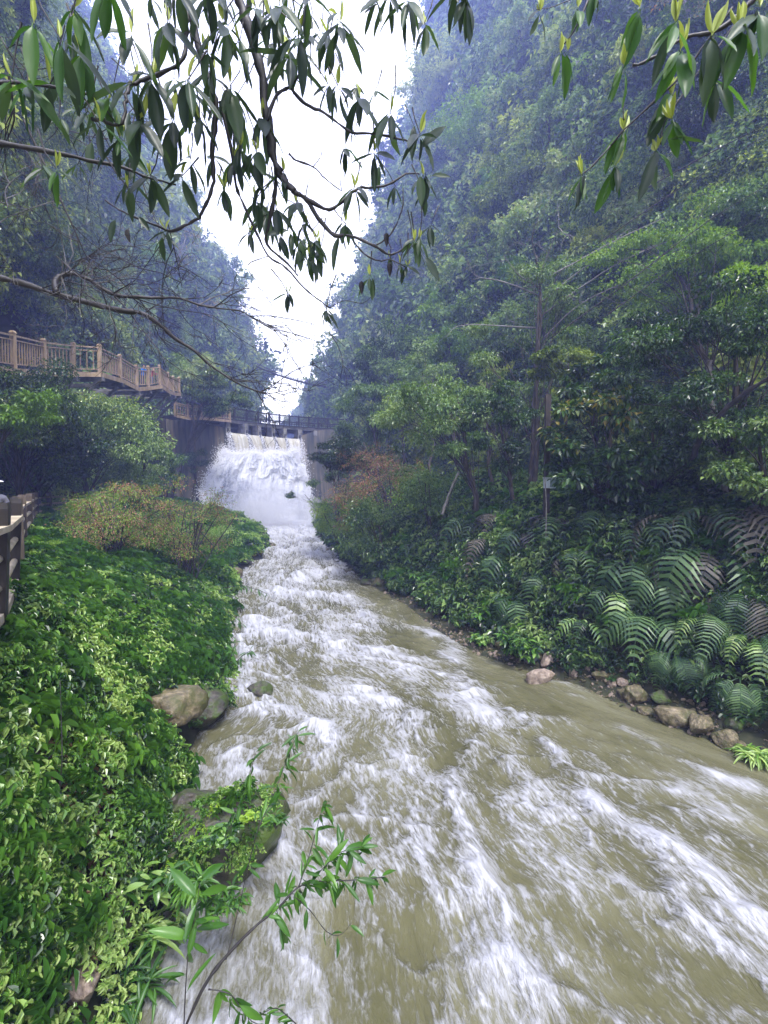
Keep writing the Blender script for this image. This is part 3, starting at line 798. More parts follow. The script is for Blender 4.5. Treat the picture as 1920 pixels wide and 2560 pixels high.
# ------------------------------------------------------------------ foliage tools
def norm(a): return a / (np.linalg.norm(a, axis=-1, keepdims=True) + 1e-9)
def leaves_np(pos, d, nrm, L, Wd, detail=0, droop=.15, fold=.12, rg=rng):
    """leaf blades: pos base (N,3), d direction, nrm up side, L length, Wd width -> V, F, rnd"""
    N = len(pos)
    L = np.broadcast_to(np.asarray(L, float), (N,))[:, None]; Wd = np.broadcast_to(np.asarray(Wd, float), (N,))[:, None]
    d = norm(d); s = norm(np.cross(d, nrm)); u = np.cross(s, d)
    if detail == 0:      # 4 verts, 2 triangles, folded along the midrib
        st = [(0, 0, 0), (.48, -.5, fold), (1, 0, -droop), (.48, .5, fold)]
        F0 = np.array([(0, 1, 2), (0, 2, 3)])
    elif detail == 1:    # 6 verts
        st = [(0, 0, 0), (.35, -.5, fold), (.72, -.36, fold * .6 - droop * .4), (1, 0, -droop), (.72, .36, fold * .6 - droop * .4), (.35, .5, fold)]
        F0 = np.array([(0, 1, 2, 3), (0, 3, 4, 5)])
    else:
        st = []; 
        ts = [0, .12, .35, .62, .85, 1]; ws = [.03, .28, .5, .46, .26, 0.0]
        for t_, w_ in zip(ts, ws):
            z = -droop * t_ * t_
            st += [(t_, -w_, z + fold * w_), (t_, 0, z), (t_, w_, z + fold * w_)]
        F0 = []
        for i in range(5):
            a = i * 3; b = a + 3
            F0 += [(a, b, b + 1, a + 1), (a + 1, b + 1, b + 2, a + 2)]
        F0 = np.array(F0)
    st = np.array(st)
    V = pos[:, None, :] + d[:, None, :] * (st[None, :, 0:1] * L[:, None]) + s[:, None, :] * (st[None, :, 1:2] * Wd[:, None]) + u[:, None, :] * (st[None, :, 2:3] * L[:, None])
    k = len(st)
    Fq = (F0[None] + (np.arange(N) * k)[:, None, None]).reshape(-1, F0.shape[1])
    return V.reshape(-1, 3), Fq.astype(np.int32), np.repeat(rg.random(N), k)

def clump_mesh(name, mat, N, leaf, asp=.5, flat=.7, shell=.55, detail=0, lumps=7, upn=.5, seed=1, droop=.2):
    """rounded mass of leaves, radius about 1: lumps of foliage with gaps between"""
    rg = np.random.default_rng(seed)
    c = rdirs(lumps, rg) * rg.uniform(.25, .75, (lumps, 1)); c[:, 2] = c[:, 2] * flat + .15
    rad = rg.uniform(.28, .5, lumps)
    w = rg.integers(0, lumps, N)
    o = rdirs(N, rg); r = (shell + (1 - shell) * rg.random((N, 1))) ** .7
    pos = c[w] + o * r * rad[w][:, None] * np.array((1, 1, flat))
    d = norm(o * .8 + rdirs(N, rg) * .7 + np.array((0, 0, -.25)))
    nr = norm(o * .5 + rdirs(N, rg) * .55 + np.array((0, 0, upn * 1.4)))
    L = leaf * rg.uniform(.6, 1.3, N)
    V, Fq, q = leaves_np(pos, d, nr, L, L * asp, detail, droop, rg=rg)
    k = len(V) // N
    q = np.clip(q * .7 + np.repeat(rg.random(lumps)[w], k) * .3, 0, 1)
    return mesh_np(name, V, Fq, mat, False, {'rnd': q})

def src(name, me):
    return bpy.data.objects.new(name, me)
def scatter(name, Pts, Rot, Scl, Idx, sources, kind='stuff'):
    coll = bpy.data.collections.new(name + '_sources')
    for i, me in enumerate(sources):
        coll.objects.link(src('%s_piece_%02d' % (name, i), me))
    me = bpy.data.meshes.new(name)
    me.vertices.add(len(Pts)); me.vertices.foreach_set('co', np.asarray(Pts, np.float32).ravel())
    a = me.attributes.new('rot', 'FLOAT_VECTOR', 'POINT'); a.data.foreach_set('vector', np.asarray(Rot, np.float32).ravel())
    a = me.attributes.new('scl', 'FLOAT_VECTOR', 'POINT'); a.data.foreach_set('vector', np.asarray(Scl, np.float32).ravel())
    a = me.attributes.new('idx', 'INT', 'POINT'); a.data.foreach_set('value', np.asarray(Idx, np.int32))
    o = link(name, me, kind=kind)
    ng = bpy.data.node_groups.new(name, 'GeometryNodeTree')
    ng.interface.new_socket('Geometry', in_out='INPUT', socket_type='NodeSocketGeometry')
    ng.interface.new_socket('Geometry', in_out='OUTPUT', socket_type='NodeSocketGeometry')
    gi = ng.nodes.new('NodeGroupInput'); go = ng.nodes.new('NodeGroupOutput')
    ip = ng.nodes.new('GeometryNodeInstanceOnPoints'); ci = ng.nodes.new('GeometryNodeCollectionInfo')
    ci.inputs['Collection'].default_value = coll
    ci.inputs['Separate Children'].default_value = True
    ci.inputs['Reset Children'].default_value = True
    ip.inputs['Pick Instance'].default_value = True
    def na(nm, ty):
        n = ng.nodes.new('GeometryNodeInputNamedAttribute'); n.data_type = ty; n.inputs['Name'].default_value = nm
        return n.outputs['Attribute']
    L = ng.links.new
    L(gi.outputs[0], ip.inputs['Points']); L(ci.outputs[0], ip.inputs['Instance'])
    L(na('idx', 'INT'), ip.inputs['Instance Index'])
    L(na('rot', 'FLOAT_VECTOR'), ip.inputs['Rotation'])
    L(na('scl', 'FLOAT_VECTOR'), ip.inputs['Scale'])
    L(ip.outputs[0], go.inputs[0])
    md = o.modifiers.new('scatter', 'NODES'); md.node_group = ng
    return o
def eul_to(nrm, spin):
    """euler angles that turn +Z to nrm, then spin about it"""
    out = np.zeros((len(nrm), 3))
    for i in range(len(nrm)):
        q = Vector(nrm[i]).to_track_quat('Z', 'Y')
        e = (q.to_matrix() @ Matrix.Rotation(spin[i], 3, 'Z')).to_euler()
        out[i] = e
    return out

def normals_of(fn, y, z, sgn):
    e = .6
    dxy = (fn(y + e, z) - fn(y - e, z)) / (2 * e); dxz = (fn(y, z + e) - fn(y, z - e)) / (2 * e)
    n = np.stack([np.ones_like(dxy), -dxy, -dxz], 1) * sgn
    return norm(n)
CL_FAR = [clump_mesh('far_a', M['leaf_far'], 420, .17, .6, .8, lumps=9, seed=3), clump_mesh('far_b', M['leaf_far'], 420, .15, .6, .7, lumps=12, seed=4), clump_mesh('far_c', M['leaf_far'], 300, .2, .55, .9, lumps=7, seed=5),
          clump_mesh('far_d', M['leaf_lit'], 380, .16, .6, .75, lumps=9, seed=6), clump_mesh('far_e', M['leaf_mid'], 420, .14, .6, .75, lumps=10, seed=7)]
def cliff_cover(name, fn, sgn, N, seed, skip=None, bare=0.0, lit=None):
    rg = np.random.default_rng(seed)
    ly = rg.uniform(math.log(7), math.log(138), N); y = np.exp(ly)
    z = rg.uniform(-.1, 1.3, N) * y
    x = fn(y, z)
    px = 960 + F * x / y; py = 1222 - F * z / y
    ok = (px > -260) & (px < 2200) & (py > -330)
    ok &= z > ground_z(x, np.minimum(y, 60)) - 1 if True else ok
    if skip is not None: ok &= ~skip(x, y, z)
    # bare rock patches
    pt = fbm(y * .12, z * .10, 0, 3, seed + 3) + .25 * fbm(y * .5, z * .4, 0, 2, seed + 5)
    ok &= pt > -.62 + bare
    x, y, z = x[ok], y[ok], z[ok]
    nr = normals_of(fn, y, z, sgn)
    up = norm(nr * .75 + np.array((0, 0, .7)))
    s = np.clip(.030 * y, .45, 2.7) * np.exp(rg.normal(0, .28, len(y)))
    big = rg.random(len(y)) < .12
    s = np.where(big, s * 1.7, s)
    pts = np.stack([x, y, z], 1) + nr * (s * .15)[:, None]
    sc = np.stack([s, s, s * rg.uniform(.7, 1.15, len(y))], 1)
    zone = fbm(y * .06, z * .06, 4, 3, seed + 9)
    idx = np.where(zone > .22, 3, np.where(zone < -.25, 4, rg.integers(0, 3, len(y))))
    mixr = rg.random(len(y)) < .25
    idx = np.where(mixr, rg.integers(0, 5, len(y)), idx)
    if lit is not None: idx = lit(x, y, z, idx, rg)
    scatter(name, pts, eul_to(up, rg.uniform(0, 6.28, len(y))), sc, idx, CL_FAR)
def skipL(x, y, z):
    return ((y > 9) & (y < 39) & (z > .24 * y) & (z < .40 * y)) | ((y > 30) & (y < 49) & (z > .11 * y) & (z < .235 * y)) | ((y > 43) & (y < 58) & (z < 6.2))
def skipR(x, y, z):
    return (y > 54) & (y < 63) & (z < 5)
cliff_cover('cliff_foliage', cliffL, 1, 15000, 101, skipL, -.1, lambda x, y, z, i, rg: np.where((y < 34) & (z > 8) & (rg.random(len(y)) < .6), 3, i))  # near upper left wall gets more of the sunlit leaf colour
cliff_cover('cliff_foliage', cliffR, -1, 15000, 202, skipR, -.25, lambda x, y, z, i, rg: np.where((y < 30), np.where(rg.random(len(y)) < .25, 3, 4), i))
# foliage on the headland
def headland_cover():
    rg = np.random.default_rng(5); pts = []; sc = []
    for k in range(320):
        px = rg.uniform(705, 900); D = rg.uniform(176, 189)
        lim = np.interp(px, [700, 722, 745, 757, 764, 805, 850, 900], [1075, 1050, 1018, 1012, 958, 955, 870, 800])
        py = rg.uniform(lim + 4, 1100)
        if 764 < px < 782 and py < 1005 and rg.random() < .75: continue
        if 722 < px < 757 and rg.random() < .45: continue
        pts.append(P(px, py, D)); s = rg.uniform(1.8, 3.2); sc.append((s, s, s))
    n = len(pts)
    scatter('headland_foliage', pts, rg.uniform(0, 6, (n, 3)) * np.array((.1, .1, 1)), sc, rg.integers(0, 3, n), CL_FAR)
headland_cover()

# ------------------------------------------------------------------ ground cover on the banks
def plant_patch(name, mat, N, leaf, asp, seed, h=.16, detail=1, rad=.34):
    """low leafy herbs: whorls of leaves on short stems"""
    rg = np.random.default_rng(seed)
    st = N // 5
    c = np.stack([rg.uniform(-rad, rad, st), rg.uniform(-rad, rad, st), h * rg.uniform(.35, 1.1, st)], 1)
    w = np.repeat(np.arange(st), 5)
    a = rg.random(len(w)) * 6.28
    d = np.stack([np.cos(a), np.sin(a), rg.uniform(-.35, .35, len(w))], 1)
    nr = norm(np.stack([rg.normal(0, .3, len(w)), rg.normal(0, .3, len(w)), np.ones(len(w))], 1))
    L = leaf * rg.uniform(.6, 1.3, len(w))
    V, Fq, q = leaves_np(c[w] + rg.normal(0, .008, (len(w), 3)), d, nr, L, L * asp, detail, .25, .14, rg)
    k = len(V) // len(w)
    q = np.clip(q * .6 + np.repeat(rg.random(st)[w], k) * .4, 0, 1)
    return mesh_np(name, V, Fq, mat, False, {'rnd': q})
CV = [plant_patch('cover_a', M['leaf_cover'], 170, .085, .46, 1), plant_patch('cover_b', M['leaf_cover'], 150, .105, .42, 2, .2), plant_patch('cover_c', M['leaf_cover'], 190, .065, .55, 3, .12),
      plant_patch('cover_d', M['leaf_sap'], 120, .19, .10, 4, .22), plant_patch('cover_e', M['leaf_moss'], 150, .05, .5, 5, .12), plant_patch('cover_f', M['leaf_dark'], 150, .09, .5, 6, .2), plant_patch('cover_g', M['leaf_mid'], 150, .1, .45, 7, .24)]
M['litter'] = leaf_mat('dead_leaves', [(.1, (.05, .03, .018)), (.5, (.16, .09, .045)), (.9, (.36, .25, .15))], .6, .1, 0)
def bank_cover():
    rg = np.random.default_rng(31)
    N = 105000
    y = np.exp(rg.uniform(math.log(1.6), math.log(48), N)); 
    f = np.minimum(xf(y), xl(y) - .9); a = xl(y)
    x = rg.uniform(f - .25, a + .12, N)
    px = 960 + F * x / y; z = ground_z(x, y); py = 1222 - F * z / y
    # keep about the same number per picture area, thinner on stony spots
    dens = np.abs(a - f) / 9 * np.clip(1.6 - .016 * y, .4, 1.5)
    ok = (rg.random(N) < dens) & (px > -250) & (px < 1300) & (py < 2850)
    bare = fbm(x * .9, y * .9, 0, 3, 131) + .3 * fbm(x * 3, y * 3, 0, 2, 133)
    ok &= (bare > -.08) | (rg.random(N) < .05)
    # stony tip by the fall
    ok &= ~((y > 37) & (a - x < 1.6)) & ~((y > 20) & (a - x < .55))
    ok &= ~((a - x < .12) & (rg.random(N) < .5))
    for (rx_, ry_, rr_) in ROCKS: ok &= ~(np.hypot(x - rx_, (y - ry_ + rr_ * .6) * .75) < rr_ * 1.0)
    x, y, z = x[ok], y[ok], z[ok]; n = len(x)
    s = np.clip(.44 + .038 * y, .48, 1.5) * rg.uniform(.65, 1.35, n)
    zone = fbm(x * .5, y * .5, 3, 3, 137)
    idx = np.where(zone > .2, 0, np.where(zone < -.2, 2, 1)); r = rg.random(n)
    idx = np.where(r < .14, 3, np.where(r < .22, 4, np.where(r < .30, 5, idx)))
    idx = np.where((y > 10) & (rg.random(n) < .3), 4, idx)
    lift = np.clip(fbm(x * 1.3, y * 1.3, 0, 3, 139), -.1, 1) * .35
    gx = (ground_z(x + .15, y) - ground_z(x - .15, y)) / .3; gy = (ground_z(x, y + .15) - ground_z(x, y - .15)) / .3
    nr = norm(np.stack([-gx * .55, -gy * .55, np.ones(n)], 1))
    pts = np.stack([x, y, z + lift * s * 1.0], 1)
    scatter('ground_cover', pts, eul_to(nr, rg.uniform(0, 6.28, n)), np.stack([s, s, s * rg.uniform(.8, 1.6, n)], 1), idx, CV)
    # dead leaves and litter on the bare spots
    N = 14000
    y = np.exp(rg.uniform(math.log(1.8), math.log(22), N)); f = np.minimum(xf(y), xl(y) - .9); a = xl(y); x = rg.uniform(f, a - .1, N)
    bare = fbm(x * .9, y * .9, 0, 3, 131) + .3 * fbm(x * 3, y * 3, 0, 2, 133)
    ok = (bare < -.04) | (rg.random(N) < .05); x, y = x[ok], y[ok]; n = len(x)
    V, Fq, q = leaves_np(np.stack([x, y, ground_z(x, y) + .015 + .1 * (rg.random(n) < .15)], 1), rdirs(n, rg) * (1, 1, .25), np.array((0, 0, 1)) + rdirs(n, rg) * .5, rg.uniform(.05, .12, n), rg.uniform(.02, .05, n), 1, .3, .3, rg)
    link('leaf_litter', mesh_np('leaf_litter', V, Fq, M['litter'], False, {'rnd': q}), kind='stuff')
    # right bank: dark undergrowth on the embankment and forest floor
    N = 26000
    y = np.exp(rg.uniform(math.log(5), math.log(52), N)); b = xr(y)
    d = rg.random(N) ** 1.2 * np.interp(y, [5, 12, 30, 52], [9, 11, 9, 5])
    x = b + .95 + d
    ok = (x < cliffR(y, 0) + 2) & (960 + F * x / y < 2200)
    st = fbm(x * .8, y * .8, 0, 3, 151)
    ok &= (st > -.12) | (rg.random(N) < .15)
    ok &= ~((d < .8) & (y < 16) & (rg.random(N) < .72))
    x, y = x[ok], y[ok]; n = len(x); z = ground_z(x, y)
    s = np.clip(.5 + .05 * y, .7, 1.9) * rg.uniform(.7, 1.3, n)
    r = rg.random(n)
    idx = np.where(r < .62, 5, np.where(r < .9, 6, 3))
    nr = norm(np.stack([-rg.uniform(.2, .7, n), rg.normal(0, .2, n) - .2, np.ones(n)], 1))
    pts = np.stack([x, y, z + .02], 1)
    scatter('undergrowth', pts, eul_to(nr, rg.uniform(0, 6.28, n)), np.stack([s, s, s * rg.uniform(.8, 1.8, n)], 1), idx, CV)
bank_cover()
# ------------------------------------------------------------------ dam, footbridge, boardwalk, fences
DECK = 7.35
def adopt(o, parent):
    o.parent = parent; o.matrix_parent_inverse = (Matrix.Translation(parent.location) @ Euler((0, 0, parent.rotation_euler[2])).to_matrix().to_4x4()).inverted()
    return o
def put(mb, name, mat, parent, smooth=False, kind=None):
    return adopt(mb.build(name, mat, None, smooth, kind), parent)
def copy_at(o, name, loc, parent, rz=0.0, scale=None):
    c = bpy.data.objects.new(name, o if isinstance(o, bpy.types.Mesh) else o.data)
    COL.objects.link(c)
    c.location = loc; c.rotation_euler = (0, 0, rz)
    if scale is not None: c.scale = scale
    return adopt(c, parent)

dam = empty('dam', (*arc(s_at(600)), -3.9), 'curved concrete dam with brown stained walls beside the waterfall', 'dam')
def wall_piece(name, s0, s1, ztop, zbot, thick, mat, off=0.0, wob=.0):
    n = 30
    V = []; 
    for i in range(n + 1):
        s = s0 + (s1 - s0) * i / n; p = arc(s); _, nn = arcn(s)
        zt = ztop(i / n) if callable(ztop) else ztop
        f = p + nn * off; bk = p - nn * thick
        V += [(f[0] + nn[0] * .8, f[1] + nn[1] * .8, zbot), (f[0], f[1], zt), (bk[0], bk[1], zt), (bk[0], bk[1], zbot)]
    Fq = []
    for i in range(n):
        a = i * 4; b = a + 4
        Fq += [(a, b, b + 1, a + 1), (a + 1, b + 1, b + 2, a + 2), (a + 2, b + 2, b + 3, a + 3)]
    Fq += [(0, 1, 2, 3), (n * 4 + 3, n * 4 + 2, n * 4 + 1, n * 4)]
    return adopt(link(name, mesh_np(name, V, np.array(Fq), mat)), dam)
wall_piece('spillway_wall', s_at(567), s_at(748), 5.78, -5, 1.6, M['dam'])
wall_piece('abutment', s_at(415), s_at(567) - .003, lambda t: 6.9 - .5 * t, -5, 2.4, M['dam'], .45)
wall_piece('abutment', s_at(748) + .003, s_at(905), lambda t: 6.3 + .9 * math.sin(min(1, t * 2.2) * 1.57), -5, 2.4, M['dam'], .45)
pm = MB(); pm.box((0, 0, 0), (.42, 1.3, 1.0)); pier_me = pm.mesh('pier', M['concrete'])
for i, px in enumerate(PIERS + [787]):
    s = s_at(px); p = arc(s); _, nn = arcn(s)
    z0, z1 = (5.6, 7.045) if i < 6 else (6.4, 7.045)
    q = p - nn * .15
    copy_at(pier_me, 'pier', (q[0], q[1], (z0 + z1) / 2), dam, math.atan2(nn[1], nn[0]) + math.pi / 2, (1 if i not in (0, 5) else 1.3, 1, z1 - z0))
    if i < 6:      # pointed nose that splits the flow
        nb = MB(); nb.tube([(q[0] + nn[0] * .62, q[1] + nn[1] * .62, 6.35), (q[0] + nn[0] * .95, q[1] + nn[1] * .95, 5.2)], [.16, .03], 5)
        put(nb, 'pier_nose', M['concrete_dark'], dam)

fb = empty('footbridge', (*arc(s_at(680)), 7.0), 'curved concrete footbridge with wooden railing across the top of the dam', 'bridge')
def strip(name, s0, s1, zlo, zhi, o0, o1, mat, parent, n=36):
    V = []; Fq = []
    for i in range(n + 1):
        s = s0 + (s1 - s0) * i / n; p = arc(s); _, nn = arcn(s)
        a = p + nn * o0; b = p + nn * o1
        V += [(a[0], a[1], zlo), (a[0], a[1], zhi), (b[0], b[1], zhi), (b[0], b[1], zlo)]
    for i in range(n):
        a = i * 4; b = a + 4
        for j in range(4):
            j2 = (j + 1) % 4
            Fq.append((a + j, a + j2, b + j2, b + j))
    Fq += [(3, 2, 1, 0), (n * 4, n * 4 + 1, n * 4 + 2, n * 4 + 3)]
    return adopt(link(name, mesh_np(name, V, np.array(Fq), mat)), parent)
strip('added_shade_wall', s_at(567), s_at(748), 5.0, 7.24, -4.9, -4.6, M['concrete_dark'], dam)  # added dark wall that closes the gap under the footbridge to blacken it
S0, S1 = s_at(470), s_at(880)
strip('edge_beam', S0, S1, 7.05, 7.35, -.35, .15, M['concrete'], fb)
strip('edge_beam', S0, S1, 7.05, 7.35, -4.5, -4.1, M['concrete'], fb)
strip('deck', S0, S1, 7.354, 7.46, -5.0, .3, M['concrete_dark'], fb)  # deck widened and coloured dark to paint the shade beneath it
BP = [470, 500, 530, 558, 587, 617, 646, 673, 699, 724, 747, 772, 795, 819, 844, 868]
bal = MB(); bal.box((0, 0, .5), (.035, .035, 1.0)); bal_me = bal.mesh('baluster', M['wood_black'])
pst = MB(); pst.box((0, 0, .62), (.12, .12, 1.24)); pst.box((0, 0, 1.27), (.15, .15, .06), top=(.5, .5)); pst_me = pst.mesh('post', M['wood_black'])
for px in BP:
    s = s_at(px)
    for side in ((.18,) if px in () else (.18, -4.8)):
        p = arc(s); _, nn = arcn(s); q = p + nn * side
        copy_at(pst_me, 'post', (q[0], q[1], 7.465), fb, math.atan2(nn[1], nn[0]))
for a, b in zip(BP[:-1], BP[1:]):
    for side in (.18, -4.8):
        s0, s1 = s_at(a), s_at(b)
        pa = arc(s0) + arcn(s0)[1] * side; pb = arc(s1) + arcn(s1)[1] * side
        r_ = MB(); r_.beam((*pa, 8.6), (*pb, 8.6), .12, .11); put(r_, 'top_rail', M['wood_black'], fb)
        r_ = MB(); r_.beam((*pa, 7.62), (*pb, 7.62), .06, .06); put(r_, 'bottom_rail', M['wood_black'], fb)
        n = 10 if side > 0 else 5
        for k in range(1, n):
            q = pa + (pb - pa) * k / n
            copy_at(bal_me, 'baluster', (q[0], q[1], 7.65), fb, 0, (1.5, 1.5, .91))

# boardwalk on brackets along the left cliff: outer posts, (picture x, deck height y, distance)
bw = empty('boardwalk', (-17.4, 27, 6.3), 'wooden boardwalk with railing climbing along the left cliff on concrete brackets', 'boardwalk')
BW = [(-170, 905, 14.5), (-60, 868 + 40, 17), (35, 842 + 78, 20.5), (111, 926, 24), (185, 930, 26.4), (250, 931, 27.4), (301, 947, 30.6), (342, 968, 33.2), (371, 966, 35.0), (400, 962, 36.2), (420, 976, 38.6), (433, 981, 41), (448, 982, 42.5)]
# the railing falls away and runs on level to the footbridge
LO = [(438, 1036, 43.5), (470, 1043, 45.0), (505, 1043, 46.8), (540, 1046, 49.0), (575, 1050, 51.3)]
wb = MB(); wb.box((0, 0, .5), (.04, .04, 1.0)); wbal = wb.mesh('baluster', M['wood'])
def boardwalk_run(Q, hts, inward):
    pts = [P(*q) for q in Q]
    for i, (p, h) in enumerate(zip(pts, hts)):
        b = MB(); w = .17
        b.box((p[0], p[1], p[2] + h / 2 - .1), (w, w, h + .2)); b.box((p[0], p[1], p[2] + h + .05), (w + .05, w + .05, .1), top=(.55, .55))
        put(b, 'post', M['wood'], bw)
    for i in range(len(pts) - 1):
        a, b_ = pts[i], pts[i + 1]; ha, hb = hts[i] - .1, hts[i + 1] - .1
        e = lambda z: (0, 0, z)
        for (fa, nm, ww, hh) in ((1.0, 'top_rail', .09, .07), (.86, 'mid_rail', .06, .05), (.12, 'bottom_rail', .06, .05)):
            r_ = MB(); r_.beam(a + e(ha * fa), b_ + e(hb * fa), ww, hh); put(r_, nm, M['wood'], bw)
        L = np.linalg.norm((b_ - a)[:2]); n = max(4, int(L / .27)); n = min(n, 12)
        for k in range(1, n):
            t = k / n; q = a + (b_ - a) * t; h = ha + (hb - ha) * t
            copy_at(wbal, 'baluster', (q[0], q[1], q[2] + h * .13), bw, 0, (1, 1, h * .72))
        # deck slab, fascia board and joists under it
        d = (b_ - a)[:2]; d = d / np.linalg.norm(d); nn = np.array((-d[1], d[0], 0))
        if nn[0] > 0: nn = -nn
        A0 = a + nn * -.12; B0 = b_ + nn * -.12; A1 = a + nn * 1.9; B1 = b_ + nn * 1.9
        m = MB(); th = np.array((0, 0, .12)); dz = np.array((0, 0, -.03 - .002 * i))
        V = [A0 + dz, B0 + dz, B1 + dz, A1 + dz, A0 + dz - th, B0 + dz - th, B1 + dz - th, A1 + dz - th]
        m.add(V, [(0, 1, 2, 3), (7, 6, 5, 4), (0, 4, 5, 1), (1, 5, 6, 2), (2, 6, 7, 3), (3, 7, 4, 0)])
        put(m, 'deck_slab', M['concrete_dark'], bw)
        f = MB(); f.beam(a - nn * .14 + e(-.14), b_ - nn * .14 + e(-.14), .05, .26); put(f, 'fascia_board', M['wood'], bw)
    return pts
bp = boardwalk_run(BW, [1.35, 1.35, 1.45, 1.45, 1.5, 1.47, 1.42, 1.42, 1.38, 1.38, 1.35, 1.28, 1.28], 1)
boardwalk_run(LO, [1.15] * 5, 1)
for i in range(3, len(bp), 1):
    p = bp[i]; x1 = float(cliffL(p[1], p[2] - .6)) - .8
    br = MB(); br.beam((p[0] + .15, p[1] + .1, p[2] - .36), (x1, p[1] + .6, p[2] - .36), .22, .22)
    put(br, 'bracket', M['concrete'], bw)
    br = MB(); br.beam((p[0] - .25, p[1] + .15, p[2] - .48), (max(x1, p[0] - 2.4), p[1] + .5, p[2] - 2.3), .16, .16)
    put(br, 'brace', M['concrete'], bw)

# walkway on the left bank and its fence
path = MB()
pp = [(float(xf(y)), y) for y in (-4, -1, 2, 4.75, 6.7, 7.7, 11, 15, 20.5, 23, 28, 34, 40)]
V = []; Fq = []
for i, (x, y) in enumerate(pp):
    V += [(x - .1, y, PATH_Z + .02), (x - 2.2, y + .5, PATH_Z + .02), (x - .1, y, PATH_Z - .5), (x - 2.2, y + .5, PATH_Z - .5)]
for i in range(len(pp) - 1):
    a = i * 4; b = a + 4
    Fq += [(a, b, b + 1, a + 1), (a, a + 2, b + 2, b)]
link('path', mesh_np('path', V, np.array(Fq), M['concrete']), kind='structure')
def fence(label, pts, near):
    t = empty('fence', (pts[0][0], pts[0][1], PATH_Z), label, 'fence')
    for i, (x, y) in enumerate(pts):
        b = MB(); w, dp = (.22, .12) if near else (.2, .16)
        lean = .10 if near else 0
        V0 = np.array([(-w / 2, -dp / 2), (w / 2, -dp / 2), (w / 2, dp / 2), (-w / 2, dp / 2)])
        d = np.array(pts[min(i + 1, len(pts) - 1)]) - np.array(pts[max(i - 1, 0)]); a = math.atan2(d[1], d[0])
        c, s_ = math.cos(a), math.sin(a)
        V = []
        for z, k, sh in ((-.25, 1, -lean), (1.30, 1, 0), (1.36, .85, 0)):
            for q in V0:
                V.append((x + (q[0] * c - q[1] * s_) * k + sh, y + (q[0] * s_ + q[1] * c) * k, PATH_Z + z))
        b.add(V, [(3, 2, 1, 0), (8, 9, 10, 11)] + [(j, (j + 1) % 4, 4 + (j + 1) % 4, 4 + j) for j in range(4)] + [(4 + j, 4 + (j + 1) % 4, 8 + (j + 1) % 4, 8 + j) for j in range(4)])
        put(b, 'post', M['wood_black' if near else 'wood_grey'], t)
    for a, c in zip(pts[:-1], pts[1:]):
        for z, w, h, nm in ((1.10, .16, .06, 'top_rail'), (.80, .09, .09, 'rail'), (.50, .09, .09, 'rail'), (.2, .12, .09, 'bottom_rail')):
            sh = -.10 * (1.3 - z) / 1.5 if near else 0
            b = MB()
            if nm == 'rail':
                b.tube([(a[0] + sh, a[1], PATH_Z + z), (c[0] + sh, c[1], PATH_Z + z)], .04 if near else .05, 8)
            else: b.beam((a[0] + sh, a[1], PATH_Z + z), (c[0] + sh, c[1], PATH_Z + z), w if near else .12, h)
            put(b, nm, M['wood_rail'], t, nm == 'rail')
    return t
fence('dark timber fence with thick round rails at the left edge, close to the camera', [(-2.9, 3.1), (-3.86, 4.85), (-5.13, 6.7), (-5.98, 7.75)], True)
fence('low wooden fence with thin rails farther down the walkway behind the shrubs', [(-6.8, 8.9), (-8.6, 11.4), (-10.5, 14.2), (-12.6, 17.2), (-14.85, 20.5), (-16.05, 23), (-16.2, 25.2), (-16.35, 28), (-16.5, 31), (-16.6, 34)], False)
inn = MB()
t = empty('fence', (-9, 10, PATH_Z), 'wooden fence on the cliff side of the walkway, only its post tops showing', 'fence')
ip_ = [(-7.9, 7.9), (-9.3, 10.2), (-11.2, 13), (-13.3, 16), (-15.6, 19), (-18.2, 23.5), (-18.4, 28), (-18.6, 33)]
for x, y in ip_:
    b = MB(); b.box((x, y, PATH_Z + .65), (.2, .18, 1.4)); put(b, 'post', M['wood_grey'], t)
for a, c in zip(ip_[:-1], ip_[1:]):
    for z in (1.15, .75):
        b = MB(); b.beam((*a, PATH_Z + z), (*c, PATH_Z + z), .1, .08); put(b, 'rail', M['wood_grey'], t)

# rope suspension bridge across the gap, far behind the dam
sb = empty('suspension_bridge', tuple(P(730, 940, 88)), 'thin cable suspension bridge crossing the sky gap between the cliffs', 'bridge')
def sag(t, lift=0.0, sd=0.0):
    a = P(640, 915, 92); b = P(815, 966, 84)
    q = a + (b - a) * t; q[2] += -1.3 * 4 * t * (1 - t) * .35 + lift; q[1] += sd
    return q
for sd in (0, 1.1):
    m = MB(); m.tube([sag(t, .62 - .25 * math.sin(t * 3.14), sd) for t in np.linspace(0, 1, 24)], .05, 5); put(m, 'hand_cable', M['bark_dark'], sb)
    m = MB(); m.tube([sag(t, 0, sd) for t in np.linspace(0, 1, 24)], .075, 5); put(m, 'deck_cable', M['bark_dark'], sb)
m = MB()
for t in np.linspace(.01, .99, 46):
    m.beam(sag(t, .06, -.1), sag(t, .06, 1.2), .2, .04)
put(m, 'planks', M['bark_dark'], sb, kind='stuff')
for t in np.linspace(.02, .98, 30):
    m = MB(); m.tube([sag(t, 0, 0), sag(t + .012, .6 - .25 * math.sin(t * 3.14), 0)], .025, 4); put(m, 'hanger', M['bark_dark'], sb)
w_ = MB(); w_.tube([P(640, 922, 110) + (0, 0, 0), P(720, 921, 110), P(800, 917, 110)], .025, 4)
tag(w_.build('cable', M['bark_dark']), 'single thin wire strung high above the suspension bridge', 'cable')

